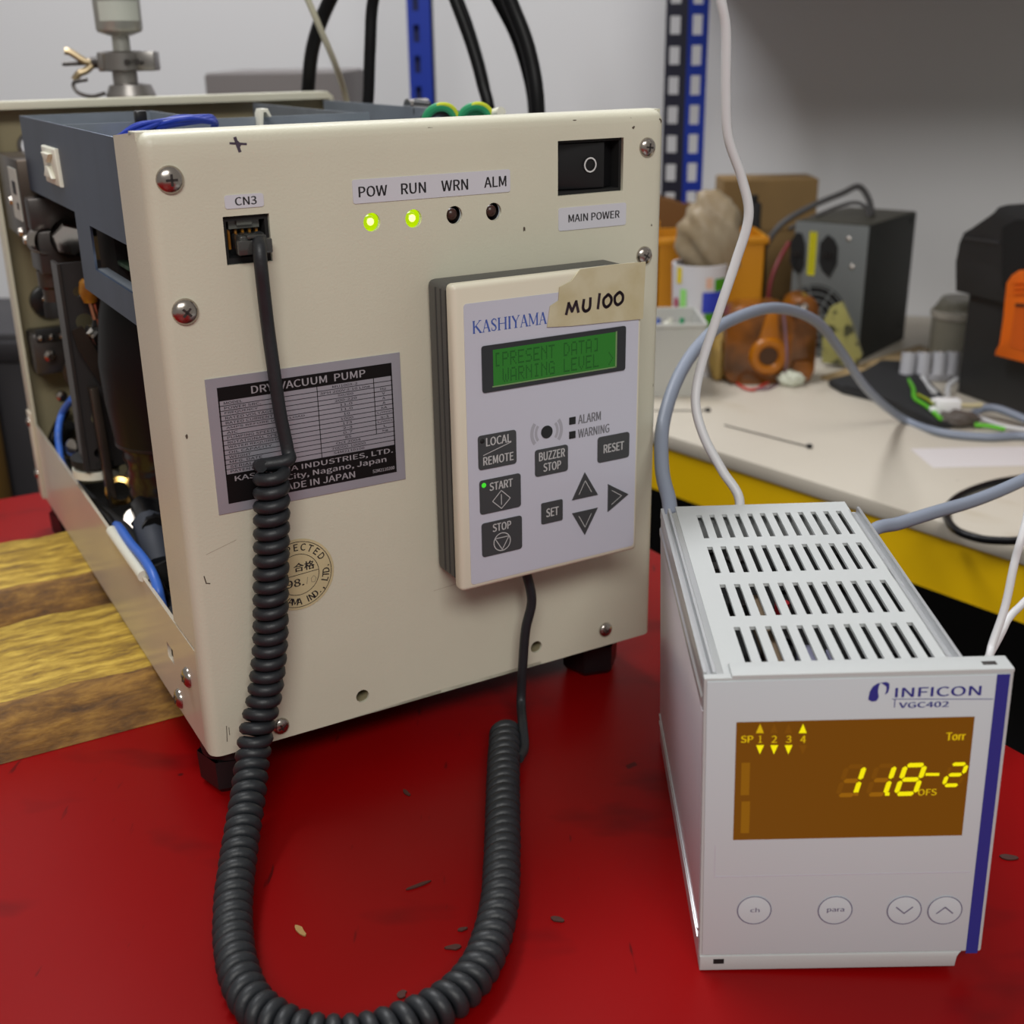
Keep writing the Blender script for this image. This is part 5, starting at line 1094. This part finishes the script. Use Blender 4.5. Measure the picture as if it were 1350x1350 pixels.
# toolbox
TB = Fr((454, 1197, 0), math.radians(-69.5))
tl = thing('toolbox', 'black plastic toolbox with orange latch at the right edge of the desk', 'toolbox', TB)
def TQ(x, y, d=0): p = TB.at(x, y, 1, d); return (p.x, p.z)
TBK = pm('toolbox_black', (42, 42, 43), .55, bump=.15, bscale=700)
zl = TQ(1280, 388)[1]
mb = MB(); mb.prism([(TQ(1277, 388)[0], .5), (300, .5), (300, zl + 6), (TQ(1277, 388)[0], zl + 6)], 1, 0, 170, 2.5); mb.done('body', TBK, tl)
lid = [(1259, 384), (1260, 345), (1263, 322), (1270, 306), (1281, 301), (1297, 293), (1307, 283), (1315, 273), (1326, 270)]
lp_ = [TQ(x, y, -7) for x, y in lid]; zt_ = lp_[-1][1]
mb = MB(); mb.prism(lp_ + [(300, zt_), (300, lp_[0][1])], 1, -7, 176, 2); ld = mb.done('lid', TBK, tl)
mb = MB(); mb.prism([TQ(x, y, -8.5) for x, y in ((1270, 312), (1316, 318), (1317, 322), (1270, 316))], 1, -8.6, -6.8); mb.done('lid_ridge', pm('toolbox_edge', (60, 60, 62), .5), ld, 0)
mb = MB(); mb.prism([TQ(x, y, -9) for x, y in ((1322, 300), (1340, 290), (1360, 290), (1360, 400), (1322, 378))], 1, -9.6, -6.8); mb.done('latch_recess', BLACKM, ld, 0)
ORL = pm('latch_orange', (236, 108, 8), .45)
lat = [(1330, 372), (1337, 362), (1346, 356), (1440, 350), (1440, 500), (1314, 468), (1316, 460), (1322, 455), (1326, 420), (1328, 395)]
mb = MB(); mb.prism([TQ(x, y, -12) for x, y in lat], 1, -15, -6, 1.2); la = mb.done('orange_latch', ORL, tl)
mb = MB(); mb.prism([TQ(x, y, -16) for x, y in ((1338, 402), (1436, 410), (1436, 486), (1330, 458))], 1, -15.6, -14.6); mb.done('latch_recess', pm('latch_dark', (214, 92, 6), .5), la, 0)
mb = MB(); mb.prism([TQ(x, y, -16) for x, y in ((1339, 400), (1436, 406), (1436, 410), (1339, 404))], 1, -16.4, -15); mb.done('latch_seam', pm('seam_dark', (80, 34, 4), .6), la, 0)
for k in range(3): mb = MB(); mb.prism([TQ(x, y + k * 7, -16) for x, y in ((1336, 372), (1436, 368), (1436, 371), (1336, 374))], 1, -16.6, -15); mb.done('grip_rib', ORL, la, 0)
# paper, pins, flakes
mb = MB(); mb.prism([(Z(x, y, 0).x, Z(x, y, 0).y) for x, y in ((1200, 592), (1230, 617), (1362, 614), (1362, 589))], 2, .05, .35); o = mb.done('paper_strip', pm('paper_pale', (214, 208, 208), .6)); tag(o, 'pale paper strip stuck flat on the white desk top', 'paper')
for lab, p0_, p1_ in (('long dark pin with round head lying mid desk', (955, 560), (1067, 589)), ('shorter dark pin with round head near the pump edge', (862, 541), (933, 541))):
    a = Z(*p0_, 1.2); b = Z(*p1_, 1.2); t = thing('dark_pin', lab, 'pin', Fr((b.x, b.y, 0)), 'pins on the desk')
    mb = MB(); mb.cyl((a.x - b.x, a.y - b.y, 1), (0, 0, 1.2), .55, 8); mb.done('shaft', DKMETAL, t)
    mb = MB(); mb.lathe([(0, 0), (2.6, .6), (3.0, 2), (2.4, 3.2), (0, 3.8)], (0, 0, .1), (0, 0, 1), 14); mb.done('head', BLACKM, t)
FLK = pm('flake_tan', (168, 132, 80), .7); FLD = pm('flake_dark', (70, 34, 26), .7)
for lab, px, py, L_, wd_, an, mt in (('tan seed-like flake inside the cord loop', 396, 1228, 4.2, 1.6, -.9, FLK), ('brown flake near the right coil of the cord, lower one', 597, 1250, 3.4, 1.6, .1, FLD), ('brown flake near the right coil of the cord, upper one', 610, 1226, 2.2, 1.1, .4, FLD), ('small dark flake at bottom inside the cord loop', 530, 1312, 2.2, 1.8, 1.2, FLD), ('curled dark flake in the middle of the cord loop', 552, 1168, 6, 1.0, .5, FLD), ('dark fleck right of the cord coil', 735, 1213, 3, 1.6, -.4, FLD), ('dark fleck in the pump shadow', 536, 1046, 3.2, 1.1, -1, FLD), ('dark flake near the right table edge beside the controller', 1330, 1131, 4, 2, -.2, FLD)):
    c_ = Z(px, py, 0); mb = MB(); n = 10
    mb.prism([(L_ * math.cos(2 * PI * i / n) * math.cos(an) - wd_ * math.sin(2 * PI * i / n) * math.sin(an) * random.uniform(.6, 1.2), L_ * math.cos(2 * PI * i / n) * math.sin(an) + wd_ * math.sin(2 * PI * i / n) * math.cos(an) * random.uniform(.6, 1.2)) for i in range(n)], 2, .1, .7)
    o = mb.done('debris_flake', mt, None, 0); o.matrix_world = Fr(c_).M; tag(o, lab, 'flake')
finish_text()
